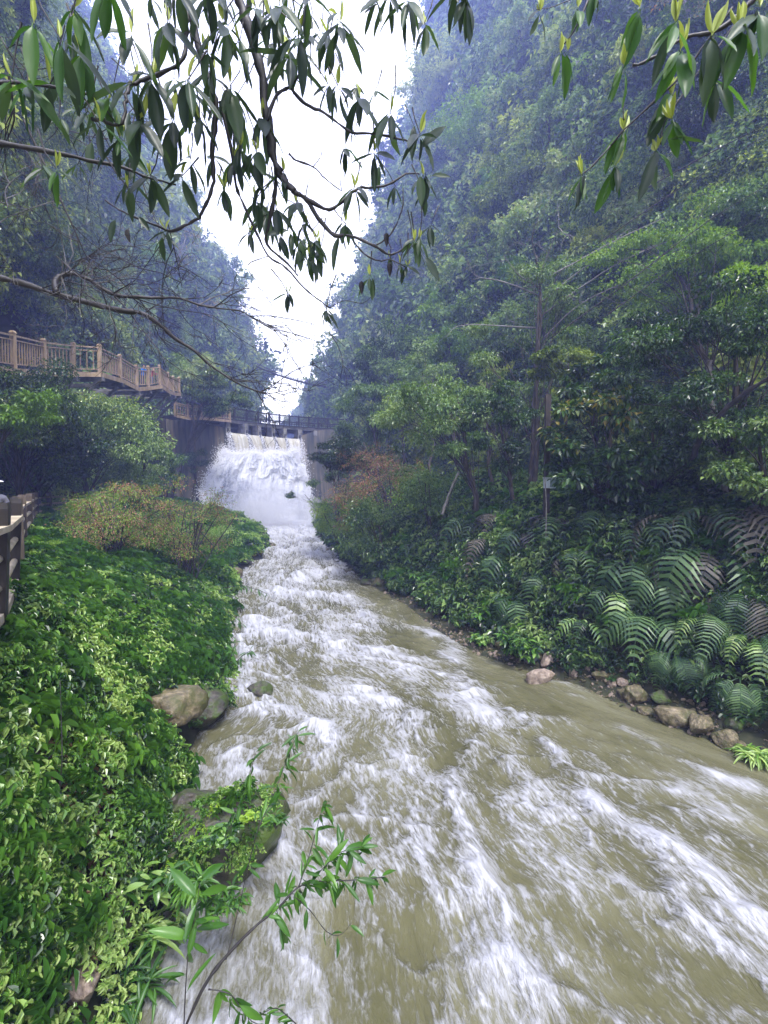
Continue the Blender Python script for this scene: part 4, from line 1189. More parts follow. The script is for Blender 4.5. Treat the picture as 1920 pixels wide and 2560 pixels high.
# equipment box on a thin pole, old timber post
def gauge_box():
    D = 13.0; x_ = P(1366, 1300, D)[0]; base = np.array((x_, D, float(ground_z(x_, D))))
    t = empty('monitoring_box', tuple(base), 'pale grey box with glass front on a thin pole among the trees', 'box')
    top = P(1362, 1192, D)
    m = MB(); m.tube([base - (0, 0, .3), P(1366, 1260, D), top], .016, 6); put(m, 'pole', M['bark_pale'], t)
    mm, tt, bb = new_mat('box_paint'); bb.inputs['Base Color'].default_value = (.42, .48, .5, 1); bb.inputs['Roughness'].default_value = .5
    gg, tt, bb = new_mat('box_glass'); bb.inputs['Base Color'].default_value = (.16, .22, .22, 1); bb.inputs['Roughness'].default_value = .12
    c = P(1375, 1208, D)
    m = MB(); m.box((c[0] + .03, c[1] + .12, c[2]), (.24, .21, .27), Euler((0, 0, R(28)))); put(m, 'cabinet', mm, t)
    q = Euler((0, 0, R(28))).to_matrix() @ Vector((0, -.115, 0))
    m = MB(); m.box((c[0] + .03 + q[0], c[1] + .12 + q[1], c[2]), (.19, .02, .21), Euler((0, 0, R(28)))); put(m, 'glass_front', gg, t)
    m = MB(); m.box((c[0] + .03, c[1] + .12, c[2] + .15), (.29, .26, .02), Euler((0, 0, R(28)))); put(m, 'lid', mm, t)
gauge_box()
def timber_post():
    D = 14.2
    a = P(1370, 1000, D); g = float(ground_z(a[0], D))
    t = empty('timber_post', (a[0], D, g), 'weathered square post standing among leaves above the grey box', 'post')
    m = MB(); m.box((a[0], D, (a[2] + g) / 2), (.15, .15, a[2] - g + .3)); put(m, 'shaft', M['bark'], t)
    m = MB(); m.box((a[0], D, a[2] - .5), (.14, .14, .04)); put(m, 'iron_band', M['bark_dark'], t)
timber_post()

# ------------------------------------------------------------------ people
def flat(name, c, rough=.8):
    if name in M: return M[name]
    m, t, b = new_mat(name); b.inputs['Base Color'].default_value = (*c, 1); b.inputs['Roughness'].default_value = rough
    M[name] = m; return m
def person(label, loc, face, shirt, trousers, hair, hat=None, pose='walk', skin=(.42, .26, .18), h=1.68):
    k = h / 1.68
    t = empty('person', loc, label, 'person', None, face)      # faces +Y of its own frame
    lean = {'walk': .03, 'rail': .12, 'look': .0}[pose]
    J = {'pel': (0, 0, .92), 'spine': (0, lean * .4, 1.12), 'chest': (0, lean, 1.32), 'neck': (0, lean + .02, 1.45), 'head': (0, lean + .05, 1.56), 'crown': (0, lean + .05, 1.66)}
    Rd = {'pel': .13, 'spine': .115, 'chest': .14, 'neck': .055, 'head': .085, 'crown': .07}
    E = [('pel', 'spine'), ('spine', 'chest'), ('chest', 'neck'), ('neck', 'head'), ('head', 'crown')]
    for s, nm in ((-1, 'l'), (1, 'r')):
        st = .16 * s if pose == 'walk' else .03 * s
        J.update({nm + 'hip': (.09 * s, 0, .86), nm + 'knee': (.10 * s, st * .6 + .04, .48), nm + 'ank': (.10 * s, st - .02, .08), nm + 'toe': (.11 * s, st + .14, .035)})
        Rd.update({nm + 'hip': .095, nm + 'knee': .06, nm + 'ank': .042, nm + 'toe': .035})
        J[nm + 'sh'] = (.18 * s, lean, 1.37); Rd[nm + 'sh'] = .06
        if pose == 'rail': J[nm + 'el'] = (.24 * s, lean + .14, 1.14); J[nm + 'wr'] = (.16 * s, lean + .36, 1.16)
        else: J[nm + 'el'] = (.23 * s, lean - .06 * s * (1 if pose == 'walk' else 0), 1.10); J[nm + 'wr'] = (.23 * s, lean + .10, .88)
        Rd[nm + 'el'] = .042; Rd[nm + 'wr'] = .028
        w = J[nm + 'wr']; J[nm + 'hand'] = (w[0], w[1] + .05, w[2] - .05); Rd[nm + 'hand'] = .028
        E += [('pel', nm + 'hip'), (nm + 'hip', nm + 'knee'), (nm + 'knee', nm + 'ank'), (nm + 'ank', nm + 'toe'), ('chest', nm + 'sh'), (nm + 'sh', nm + 'el'), (nm + 'el', nm + 'wr'), (nm + 'wr', nm + 'hand')]
        for f in range(5):     # short fingers
            a = (f - 2) * .016
            J[nm + 'f%d' % f] = (w[0] + (a if f < 4 else -.04 * s), w[1] + .08 + .006 * f, w[2] - .10 - .01 * (f % 3)); Rd[nm + 'f%d' % f] = .009
            E.append((nm + 'hand', nm + 'f%d' % f))
    ks = list(J)
    me = bpy.data.meshes.new('body'); me.from_pydata([tuple(np.array(J[q]) * k) for q in ks], [(ks.index(a), ks.index(b)) for a, b in E], [])
    o = bpy.data.objects.new('body', me); COL.objects.link(o)
    md = o.modifiers.new('skin', 'SKIN'); md.use_smooth_shade = True
    for i, q in enumerate(ks):
        sv = me.skin_vertices[0].data[i]; sv.radius = (Rd[q] * k, Rd[q] * k * (.8 if q in ('pel', 'spine', 'chest') else 1)); sv.use_root = (q == 'pel')
    o.modifiers.new('sub', 'SUBSURF').levels = 1
    bpy.context.view_layer.update()
    ev = o.evaluated_get(bpy.context.evaluated_depsgraph_get())
    m2 = bpy.data.meshes.new_from_object(ev)
    o.modifiers.clear(); o.data = m2
    m2.materials.clear()
    for mt in (flat('skin_tone', skin), shirt, trousers, flat('shoe', (.03, .03, .03))): m2.materials.append(mt)
    for p in m2.polygons:
        c = p.center / k
        arm = abs(c.x) > .17 and c.z < 1.34
        p.material_index = 3 if c.z < .1 else 2 if c.z < .94 and not (abs(c.x) > .19) else 0 if (c.z > 1.44 or (arm and c.z < .95) or (pose == 'rail' and c.y > lean + .3)) else 1
        p.use_smooth = True
    o.parent = t
    # hair, nose, ears
    hm = MB()
    for i in range(5):
        a = i / 4 * math.pi / 2
        pass
    ring = []
    V = []; Fq = []
    for i in range(7):
        th = i / 6 * 1.75
        for j in range(12):
            ph = j / 12 * 6.283
            cut = 1.0 if math.sin(ph) < .2 or th < .9 else .62
            tt_ = th * cut
            V.append((.095 * k * math.sin(tt_) * math.cos(ph), (lean + .045) * k + .105 * k * math.sin(tt_) * math.sin(ph) - .01, 1.585 * k + .115 * k * math.cos(tt_)))
    for i in range(6):
        for j in range(12):
            Fq.append((i * 12 + j, i * 12 + (j + 1) % 12, (i + 1) * 12 + (j + 1) % 12, (i + 1) * 12 + j))
    hm.add(V, Fq); hm.build('hair', hair, t, True)
    fm = MB(); fy = (lean + .05 + .085) * k
    fm.tube([(0, fy, 1.575 * k), (0, fy + .022 * k, 1.545 * k), (0, fy, 1.54 * k)], [.008, .014, .008], 5); fm.build('nose', flat('skin_tone', skin), t, True)
    for s in (-1, 1):
        em = MB(); em.box((s * .03 * k, fy - .002, 1.575 * k), (.022, .012, .009)); em.build('eye', flat('eye', (.03, .03, .03)), t)
    if hat:
        hh = MB(); V = []; Fq = []
        for i, (r_, z_) in enumerate([(.02, .14), (.09, .13), (.108, .06), (.112, .03), (.17, .015), (.18, 0)]):
            for j in range(14):
                ph = j / 14 * 6.283; V.append((r_ * math.cos(ph), lean + .045 + r_ * 1.1 * math.sin(ph), 1.60 + z_))
        for i in range(5):
            for j in range(14): Fq.append((i * 14 + j, (i + 1) * 14 + j, (i + 1) * 14 + (j + 1) % 14, i * 14 + (j + 1) % 14))
        V = [tuple(np.array(v) * k) for v in V]
        hh.add(V, Fq); hh.build('hat', hat, t, True)
    return t
white, grey, navy = flat('white_cloth', (.72, .72, .74)), flat('grey_cloth', (.16, .16, .2)), flat('navy_cloth', (.03, .035, .07))
blue, redc, dkh = flat('blue_cloth', (.03, .2, .6)), flat('maroon_cloth', (.25, .04, .05)), flat('dark_hair', (.015, .012, .01))
person('person in a white sun hat behind the close timber fence at the left edge', (-5.70, 6.95, PATH_Z + .02), R(60), grey, navy, dkh, white, 'look', h=1.66)
person('person in a white top with reddish hair on the far walkway under the trees', (-17.55, 29, PATH_Z + .02), R(-120), white, navy, flat('red_hair', (.16, .04, .03)), None, 'walk')
p_ = P(358, 967, 36.2); person('person in a bright blue jacket behind the boardwalk railing', (p_[0] - .3, p_[1] + .5, p_[2]), R(-110), blue, navy, dkh, None, 'rail', h=1.74)
p_ = P(368, 966, 36.8); person('person in a maroon top beside the one in blue on the boardwalk', (p_[0] - .1, p_[1] + .9, p_[2]), R(-60), redc, grey, dkh, None, 'rail', h=1.7)
# ------------------------------------------------------------------ trees and shrubs
def tree_meshes(seed, H, rx, rz, nl, N, leaf, mat, asp=.5, bark=None, trunk_r=.12, lump_r=.34, flat=.5, lean=(0, 0), detail=0, stems=1, droop=.2, upn=.9, twigs=4, second=None, base_spread=.0):
    """trunk(s) with limbs and a crown of separate leaf masses, all round (0,0,H)"""
    rg = np.random.default_rng(seed); N = int(N * 1.6) if N > 1000 else N
    C = []
    for i in range(nl):
        v = rdirs(1, rg)[0] * rg.uniform(.35, 1) ** .6
        C.append(np.array((v[0] * rx + lean[0], v[1] * rx + lean[1], H + v[2] * rz)))
    C = np.array(C)
    tb = MB()
    tops = []
    for s in range(stems):
        top = np.array((lean[0] * .8 + rg.normal(0, rx * (.12 if stems == 1 else .5)), lean[1] * .8 + rg.normal(0, rx * (.12 if stems == 1 else .4)), H + rz * rg.uniform(.1, .5)))
        b0 = np.array((rg.normal(0, base_spread), rg.normal(0, base_spread), -.3))
        pts = []
        for i in range(8):
            t_ = i / 7
            pts.append(b0 + (top - b0) * np.array((t_ ** 1.3, t_ ** 1.3, t_)) + rg.normal(0, .035 * H / 3, 3) * (0 < i < 7))
        r0 = trunk_r / math.sqrt(stems)
        tb.tube(pts, [r0 * (1 - .75 * i / 7) + .006 for i in range(8)], 7)
        tops.append(pts)
    tw = []
    for c in C:
        pts = tops[rg.integers(0, stems)]
        hz = np.clip((c[2] - rz * .3) / (H + rz) * .9 + rg.normal(0, .14), .42, .97)
        j = int(hz * 7); a = pts[j]
        mid = a + (c - a) * .5 + np.array((0, 0, .12 * np.linalg.norm(c - a)))
        r1 = trunk_r * .16 * rg.uniform(.6, 1.3) + .003
        tb.tube([a, a + (mid - a) * .5 + rg.normal(0, .03, 3), mid, c], [r1, r1 * .8, r1 * .55, r1 * .25], 5, False)
        for q in range(twigs):
            e = c + rdirs(1, rg)[0] * np.array((1, 1, flat)) * lump_r * rx * .95
            tb.tube([mid + (c - mid) * rg.uniform(.2, 1), (c + e) / 2 + rg.normal(0, .03, 3), e], [r1 * .3, r1 * .2, .003], 4, False)
            tw.append((c, e))
    w = rg.integers(0, nl, N)
    o = rdirs(N, rg); r = rg.random((N, 1)) ** .45
    sz = rg.uniform(.65, 1.3, nl)
    pos = C[w] + o * r * (lump_r * rx * sz[w])[:, None] * np.array((1, 1, flat))
    # part of the leaves sit along the twigs
    m_ = rg.random(N) < .4; ti = rg.integers(0, len(tw), N)
    A = np.array([q[0] for q in tw])[ti]; B = np.array([q[1] for q in tw])[ti]
    pos = np.where(m_[:, None], A + (B - A) * rg.random((N, 1)) * 1.15 + rg.normal(0, leaf * .5, (N, 3)), pos)
    d = norm(o * .9 + rdirs(N, rg) * .5 + np.array((0, 0, -.3)))
    nr = norm(o * .3 + rdirs(N, rg) * .4 + np.array((0, 0, upn)))
    L = leaf * rg.uniform(.6, 1.35, N)
    V, Fq, q = leaves_np(pos, d, nr, L, L * asp, detail, droop, rg=rg)
    k = len(V) // N
    q = np.clip(q * .65 + np.repeat(rg.random(nl)[w], k) * .35, 0, 1)
    mats = [mat]; midx = None
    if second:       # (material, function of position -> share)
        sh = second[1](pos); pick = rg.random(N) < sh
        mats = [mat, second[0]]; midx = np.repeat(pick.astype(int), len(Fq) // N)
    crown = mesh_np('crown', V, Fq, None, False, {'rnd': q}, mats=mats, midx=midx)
    return tb.mesh('trunk', bark or M['bark'], True), crown
def tree(meshes, loc, label, cat='tree', name='tree', group=None, rz=0.0, s=1.0):
    t = empty(name, loc, label, cat, group, rz)
    t.scale = (s, s, s) if not hasattr(s, '__len__') else s
    a = link('trunk', meshes[0], t); b = link('crown', meshes[1], t)
    return t
def at_ground(px, D, dz=0.0):
    x = (px - 960) / F * D
    return (x, D, float(ground_z(x, D)) + dz)
def set_tree(px, py, D, rpx, label, seed, mat, cat='tree', name='tree', leaf=.11, N=5000, nl=18, asp=.5, flatc=.7, aspect=.8, base=None, **kw):
    """crown centre at the picture point, radius rpx (picture measure), rooted on the ground below"""
    c = P(px, py, D); rx = rpx / F * D
    bx, by = (c[0], D) if base is None else ((base[0] - 960) / F * base[1], base[1])
    g = float(ground_z(bx, by)) if by < 60 else c[2] - rx * 2
    inside_cliff = False
    H = c[2] - g
    ms = tree_meshes(seed, H, rx, rx * aspect, nl, N, leaf, mat, asp, lean=(c[0] - bx, c[1] - by), flat=flatc, **kw)
    return tree(ms, (bx, by, g), label, cat, name)
# right bank, close
set_tree(1095, 1035, 19, 150, 'round glossy green tree with pale shoots standing over the purple ferns', 301, M['leaf_mid'], leaf=.12, N=11000, nl=26, aspect=.85, base=(1195, 18.5), trunk_r=.13, lump_r=.3, flatc=.45)
set_tree(885, 1125, 27, 128, 'dark spreading tree with layered branches reaching over the foot of the waterfall', 302, M['leaf_dark'], leaf=.12, N=9000, nl=22, aspect=.36, base=(985, 27), trunk_r=.14, lump_r=.3, flatc=.25)
set_tree(735, 1238, 30, 26, 'small leafy branch poking out in front of the falling water', 303, M['leaf_dark'], leaf=.1, N=500, nl=5, aspect=.25, base=(870, 29), trunk_r=.04, flatc=.3)
set_tree(965, 1235, 24.5, 140, 'large shrub with rusty red shoots on its crown beside the river', 304, M['leaf_bush'], 'shrub', 'shrub', leaf=.085, N=15000, nl=34, aspect=.85, base=(985, 24.5), stems=6, trunk_r=.12, lump_r=.3, flatc=.8,
         second=(M['leaf_red'], lambda p: np.clip(.85 * sstep(-1.7, .2, -p[:, 0] * .7 + (p[:, 2] - 3.6) * .9), 0, .9)))
set_tree(840, 1290, 28, 70, 'low olive bush hanging over the right water edge below the red shrub', 305, M['leaf_bush'], 'shrub', 'shrub', leaf=.09, N=4500, nl=16, aspect=.8, base=(855, 28), stems=4, trunk_r=.08, lump_r=.34, flatc=.7)
set_tree(830, 1190, 34, 55, 'grey green bush between the dam wall and the red shrub', 306, M['leaf_far'], 'shrub', 'shrub', leaf=.12, N=3500, nl=14, aspect=1.3, base=(850, 34), stems=3, trunk_r=.08, lump_r=.34)
set_tree(950, 1330, 21.5, 105, 'mass of dark broad leaves spilling down the bank under the red shrub', 307, M['leaf_dark'], 'shrub', 'shrub', leaf=.12, N=6000, nl=20, aspect=.7, base=(965, 21.5), stems=5, trunk_r=.07, lump_r=.33)
set_tree(1070, 1210, 20, 90, 'thin shrub with bright leaf tips beside a broken pale stick', 308, M['leaf_mid'], 'shrub', 'shrub', leaf=.11, N=3500, nl=16, aspect=.8, base=(1080, 20), stems=4, trunk_r=.06, lump_r=.3)
set_tree(1525, 1115, 12.5, 150, 'broad leaved young tree with orange and yellow upper leaves near the grey box', 309, M['leaf_dark'], leaf=.17, N=4200, nl=26, aspect=1.15, base=(1520, 12.5), trunk_r=.07, asp=.48, detail=1, lump_r=.26, flatc=.3,
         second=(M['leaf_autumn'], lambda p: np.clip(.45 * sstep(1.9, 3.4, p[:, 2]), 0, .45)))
set_tree(1480, 985, 14.5, 105, 'yellow leaved sapling crown above the broad leaved young tree', 310, M['leaf_mid'], leaf=.14, N=3200, nl=18, aspect=.9, base=(1480, 14.5), trunk_r=.07, detail=1, lump_r=.28, flatc=.35,
         second=(M['leaf_autumn'], lambda p: np.full(len(p), .15)))
set_tree(1760, 930, 11.5, 260, 'wide canopy of small glossy leaves filling the right side above a mossy trunk', 311, M['leaf_mid'], leaf=.095, N=14000, nl=36, aspect=.75, base=(1822, 11.5), trunk_r=.12, lump_r=.26, flatc=.3)
set_tree(1640, 1130, 13, 190, 'shady tree with drooping branches behind the ferns on the right', 312, M['leaf_dark'], leaf=.1, N=9000, nl=26, aspect=.7, base=(1640, 13), trunk_r=.10, lump_r=.28, flatc=.35)
set_tree(1880, 1130, 10, 150, 'dark thicket tree at the right edge below the wide canopy', 313, M['leaf_dark'], leaf=.1, N=6000, nl=20, aspect=.9, base=(1920, 10), trunk_r=.08, lump_r=.3, flatc=.4)
set_tree(1900, 740, 14.5, 130, 'vivid yellow green crown at the right edge of the slope', 314, M['leaf_moss'], leaf=.12, N=6000, nl=20, aspect=.8, base=(1960, 13), trunk_r=.09, lump_r=.32, flatc=.4)
set_tree(1700, 640, 19, 190, 'leafy olive green canopy high on the right slope above the mossy trunk', 315, M['leaf_bush'], leaf=.13, N=9000, nl=30, aspect=.6, base=(1800, 15), trunk_r=.13, lump_r=.28, flatc=.35)
set_tree(1325, 830, 21, 150, 'tall slim tree with a long dark stem in the middle of the right slope', 316, M['leaf_dark'], leaf=.13, N=6500, nl=26, aspect=1.4, base=(1320, 19.5), trunk_r=.13, lump_r=.26, flatc=.35)
set_tree(1405, 915, 18, 75, 'pale green crown tucked behind the tall slim stem', 317, M['leaf_lit'], leaf=.12, N=3500, nl=14, aspect=.5, base=(1420, 18), trunk_r=.07, lump_r=.35, flatc=.4)
set_tree(1250, 1080, 17, 100, 'leafy dark tree between the round glossy tree and the timber post', 318, M['leaf_dark'], leaf=.11, N=6500, nl=22, aspect=1.3, base=(1290, 17), trunk_r=.09, lump_r=.3, flatc=.4)
set_tree(1120, 865, 36, 62, 'bright lime crown standing out on the middle of the right slope', 319, M['leaf_moss'], leaf=.2, N=2600, nl=14, aspect=.8, base=(1140, 34), trunk_r=.1, lump_r=.35, flatc=.5)
set_tree(925, 1020, 37, 75, 'soft green tree just right of the footbridge end', 320, M['leaf_mid'], leaf=.2, N=5000, nl=20, aspect=1.0, base=(950, 36), trunk_r=.13, lump_r=.33, flatc=.5)
set_tree(985, 905, 42, 95, 'hazy green tree rising behind the one at the bridge end', 321, M['leaf_far'], leaf=.24, N=5000, nl=22, aspect=1.0, base=(1010, 40), trunk_r=.16, lump_r=.32, flatc=.5)
set_tree(1060, 940, 33, 90, 'blue green tree crown above the round glossy tree', 322, M['leaf_mid'], leaf=.18, N=4500, nl=20, aspect=.9, base=(1090, 30), trunk_r=.12, lump_r=.32, flatc=.45)
set_tree(1220, 960, 25, 100, 'dense dark crown directly left of the tall slim stem', 323, M['leaf_dark'], leaf=.15, N=5000, nl=20, aspect=1.0, base=(1230, 22), trunk_r=.1, lump_r=.3, flatc=.45)
set_tree(900, 1085, 40, 60, 'feathery tree in front of the right dam wall', 324, M['leaf_far'], leaf=.2, N=3500, nl=14, aspect=.8, base=(925, 38), trunk_r=.1, lump_r=.34)
# left bank
set_tree(75, 1030, 19, 165, 'big silvery green tree below the boardwalk at the left edge', 331, M['leaf_mid'], leaf=.13, N=13000, nl=34, aspect=.75, base=(60, 21), trunk_r=.16, lump_r=.3, flatc=.5, second=(M['leaf_lit'], lambda p: np.clip(.35 + .0 * p[:, 0], 0, 1)))
set_tree(40, 1020, 15.5, 90, 'fresh lime green branch of leaves at the far left below the boardwalk', 332, M['leaf_moss'], leaf=.13, N=3000, nl=14, aspect=.6, base=(-60, 16), trunk_r=.08, lump_r=.34, flatc=.4)
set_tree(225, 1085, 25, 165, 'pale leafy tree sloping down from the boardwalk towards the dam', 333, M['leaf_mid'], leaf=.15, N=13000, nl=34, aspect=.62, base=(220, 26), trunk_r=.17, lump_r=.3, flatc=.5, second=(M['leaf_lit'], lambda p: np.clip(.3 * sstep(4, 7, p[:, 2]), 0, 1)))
set_tree(345, 1150, 30, 100, 'rounded bushy tree right of the pale leafy tree above the path', 334, M['leaf_mid'], leaf=.15, N=8000, nl=26, aspect=.8, base=(350, 31), trunk_r=.14, lump_r=.32, flatc=.5)
set_tree(110, 1130, 22, 150, 'dark shaded tree over the far end of the walkway fence', 335, M['leaf_dark'], leaf=.14, N=9000, nl=28, aspect=.5, base=(90, 25), trunk_r=.15, lump_r=.3, flatc=.4)
set_tree(555, 985, 42, 72, 'layered leafy tree in front of the left end of the footbridge', 336, M['leaf_mid'], leaf=.2, N=7000, nl=22, aspect=.75, base=(425, 43.5), trunk_r=.16, lump_r=.34, flatc=.3, second=(M['leaf_lit'], lambda p: np.full(len(p), .3)))
set_tree(480, 930, 46, 60, 'light green tree rising behind the lower boardwalk railing', 337, M['leaf_far'], leaf=.24, N=4500, nl=18, aspect=.9, base=(490, 45), trunk_r=.14, lump_r=.34)
set_tree(400, 1150, 38, 45, 'dark ivy like bush against the left dam wall', 338, M['leaf_dark'], 'shrub', 'shrub', leaf=.16, N=4500, nl=18, aspect=1.1, base=(420, 39), stems=3, trunk_r=.1, lump_r=.33)
set_tree(492, 1150, 43, 26, 'little clump of leaves growing on the stained dam wall', 339, M['leaf_mid'], 'shrub', 'shrub', leaf=.15, N=1100, nl=9, aspect=1.1, base=(480, 43), stems=2, trunk_r=.05, lump_r=.4)
# shrubs on the left bank
set_tree(305, 1298, 15.5, 132, 'twiggy yellow green shrub with brownish shoots, upper one on the left bank', 341, M['leaf_bush'], 'shrub', 'shrub', leaf=.06, N=6500, nl=44, aspect=.72, base=(285, 15.5), stems=8, trunk_r=.07, lump_r=.3, flatc=.5, base_spread=.12, bark=M['bark_dark'], second=(M['leaf_red'], lambda p: np.full(len(p), .42)), twigs=9)
set_tree(470, 1300, 16.5, 134, 'wide twiggy shrub with red brown stems beside the river', 342, M['leaf_bush'], 'shrub', 'shrub', leaf=.06, N=6500, nl=44, aspect=.74, base=(455, 16), stems=10, trunk_r=.07, lump_r=.3, flatc=.5, base_spread=.2, bark=M['bark_dark'], second=(M['leaf_red'], lambda p: np.full(len(p), .45)), twigs=9)
set_tree(90, 1375, 12, 60, 'small thin twiggy shrub left of the larger yellow green ones', 343, M['leaf_bush'], 'shrub', 'shrub', leaf=.05, N=1800, nl=14, aspect=.5, base=(88, 11.5), stems=4, trunk_r=.03, lump_r=.3, flatc=.4, bark=M['bark_dark'], twigs=5)
set_tree(560, 1335, 24, 60, 'green bush on the stony point near the foot of the fall', 344, M['leaf_cover'], 'shrub', 'shrub', leaf=.08, N=3500, nl=14, aspect=.4, base=(560, 25), stems=4, trunk_r=.05, lump_r=.36)
set_tree(240, 1265, 21, 90, 'light green shrub in front of the far fence rails', 345, M['leaf_moss'], 'shrub', 'shrub', leaf=.08, N=4000, nl=18, aspect=.3, base=(260, 21), stems=5, trunk_r=.05, lump_r=.33, twigs=5, second=(M['leaf_bush'], lambda p: np.full(len(p), .6)))

# trees rooted in the near faces of the cliffs
def cliff_tree(fn, sgn, px, py, rpx, label, seed, mat, leaf, N, aspect=.8, nl=22, **kw):
    r = ray(px, py); r = r / r[1]
    for D in np.arange(10, 120, .2):
        q = r * D
        if sgn * (q[0] - float(fn(D, q[2]))) < .3: break
    rx = rpx / F * D; leaf = min(leaf, .007 * D)
    b = np.array((float(fn(D, q[2] - rx * .5)) - sgn * .2, D, q[2] - rx * .5))
    c = q + np.array((sgn * rx * .45, -rx * .3, rx * .1))
    ms = tree_meshes(seed, c[2] - b[2], rx, rx * aspect, nl, N, leaf, mat, lean=(c[0] - b[0], c[1] - b[1]), trunk_r=.05 * rx, **kw)
    tree(ms, tuple(b), label, 'tree', 'tree')
cliff_tree(cliffL, 1, 60, 640, 110, 'yellow lit leafy tree hanging over the dark hollow at the left edge', 351, M['leaf_lit'], .14, 6000)
cliff_tree(cliffL, 1, 190, 700, 95, 'yellow green leaves drooping over the right end of the dark hollow', 352, M['leaf_lit'], .16, 4500, .6)
cliff_tree(cliffL, 1, 120, 500, 130, 'sunny green tree on the left cliff above the drooping yellow one', 353, M['leaf_lit'], .16, 6500)
cliff_tree(cliffL, 1, 40, 330, 120, 'light green tree high on the left edge behind the upper dark branch', 354, M['leaf_lit'], .16, 5500)
cliff_tree(cliffL, 1, 200, 330, 110, 'pale tree behind the leaves in the upper left corner', 355, M['leaf_far'], .2, 5000)
cliff_tree(cliffL, 1, 310, 800, 70, 'small bushy tree on the left cliff above the two people', 356, M['leaf_far'], .2, 3500)
cliff_tree(cliffL, 1, 400, 850, 62, 'blue green bush above the far end of the boardwalk', 357, M['leaf_mid'], .22, 3500)
cliff_tree(cliffR, -1, 1240, 350, 100, 'pale lime tree glowing high on the right cliff', 361, M['leaf_moss'], .34, 4200)
cliff_tree(cliffR, -1, 1130, 230, 90, 'light green crown near the top of the right cliff edge', 362, M['leaf_lit'], .42, 4200)
cliff_tree(cliffR, -1, 1330, 500, 90, 'pale blossoming looking tree in the middle of the right cliff', 363, M['leaf_lit'], .26, 4200)
cliff_tree(cliffR, -1, 1020, 770, 80, 'fresh green crown low on the far part of the right cliff', 364, M['leaf_moss'], .4, 3600)
cliff_tree(cliffR, -1, 900, 800, 60, 'soft yellow green crown at the sky edge above the dam', 365, M['leaf_lit'], .5, 3600)
cliff_tree(cliffR, -1, 1600, 520, 120, 'dark viny bush on the shaded upper right face', 366, M['leaf_dark'], .2, 5000)
cliff_tree(cliffR, -1, 1830, 620, 120, 'mid green bush above the vivid crown at the right edge', 367, M['leaf_mid'], .16, 5500)
cliff_tree(cliffR, -1, 1780, 300, 110, 'shaded bush in the upper right corner behind the hanging bough', 368, M['leaf_dark'], .22, 4500)
cliff_tree(cliffR, -1, 1480, 760, 110, 'green bush right of the leafless pale tree', 369, M['leaf_mid'], .18, 5500)

# trees one can tell apart on the far slopes, copied from a few grown ones
FAR = [tree_meshes(401, 4.2, 2.0, 1.9, 18, 1900, .30, M['leaf_far'], .6, trunk_r=.16, lump_r=.42, flat=.7, detail=0),
       tree_meshes(402, 5.0, 1.7, 2.4, 20, 1900, .28, M['leaf_far'], .6, trunk_r=.15, lump_r=.42, flat=.6),
       tree_meshes(403, 3.8, 2.3, 1.6, 18, 1900, .30, M['leaf_lit'], .6, trunk_r=.16, lump_r=.42, flat=.6),
       tree_meshes(404, 4.5, 1.8, 2.0, 16, 1700, .30, M['leaf_moss'], .55, trunk_r=.15, lump_r=.42, flat=.7),
       tree_meshes(405, 5.0, 1.9, 2.3, 16, 260, .22, M['leaf_autumn'], .55, trunk_r=.15, lump_r=.5, flat=.7, bark=M['bark_pale'], twigs=9)]
def far_trees(fn, sgn, n, seed, side):
    rg = np.random.default_rng(seed); k = 0; used = []; items = []
    skip = skipL if sgn > 0 else skipR
    while k < n:
        y = float(np.exp(rg.uniform(math.log(26 if sgn > 0 else 24), math.log(128)))); z = float(rg.uniform(.02, 1.05) * y)
        x = float(fn(y, z)); px = 960 + F * x / y; py = 1222 - F * z / y
        if not (-60 < px < 1980 and -40 < py < 1120): continue
        if skip(x, y, z): continue
        if any((px - a) ** 2 + (py - b) ** 2 < 62 ** 2 for a, b in used): continue
        used.append((px, py))
        e = .8; dz_ = (float(fn(y, z + e)) - x) / e
        i = int(rg.choice(5, p=(.34, .28, .18, .1, .1)))
        s = (.32 + .0125 * y) * rg.uniform(.8, 1.25)
        kind = ['rounded green tree', 'upright green tree', 'pale leafed tree', 'fresh lime green tree', 'bare grey stemmed tree'][i]
        items.append((i, kind, s, x, y, z, px, py, rg.uniform(0, 6.28), rg.uniform(.15, .45)))
        k += 1
    bands = ['at the top of', 'below the top of', 'halfway up', 'low on', 'above the dam on', 'beside the dam on']
    num = ['first', 'second', 'third', 'fourth', 'fifth', 'sixth', 'seventh', 'eighth', 'ninth', 'tenth', 'eleventh', 'twelfth', 'thirteenth', 'fourteenth', 'fifteenth', 'sixteenth', 'seventeenth', 'eighteenth']
    for bi in range(6):
        for i in range(5):
            row = sorted([q for q in items if q[0] == i and int(min(5, max(0, q[7]) // 200)) == bi], key=lambda q: q[6])
            for r, (i_, kind, s, x, y, z, px, py, rz, tl) in enumerate(row):
                lab = ('lone %s %s the %s cliff' % (kind.replace(' leafed', '').replace(' stemmed', ''), bands[bi], side)) if len(row) == 1 else '%s %s from the left %s the %s cliff' % (num[r], kind.replace(' leafed', '').replace(' stemmed', ''), bands[bi], side)
                t = tree(FAR[i], (x - sgn * .3, y, z - 1.2 * s), lab, 'tree', 'tree', '%ss on the %s cliff' % (kind, side), rz, s)
                t.rotation_euler = (0, sgn * tl, 0)
far_trees(cliffL, 1, 70, 71, 'left')
far_trees(cliffR, -1, 110, 72, 'right')
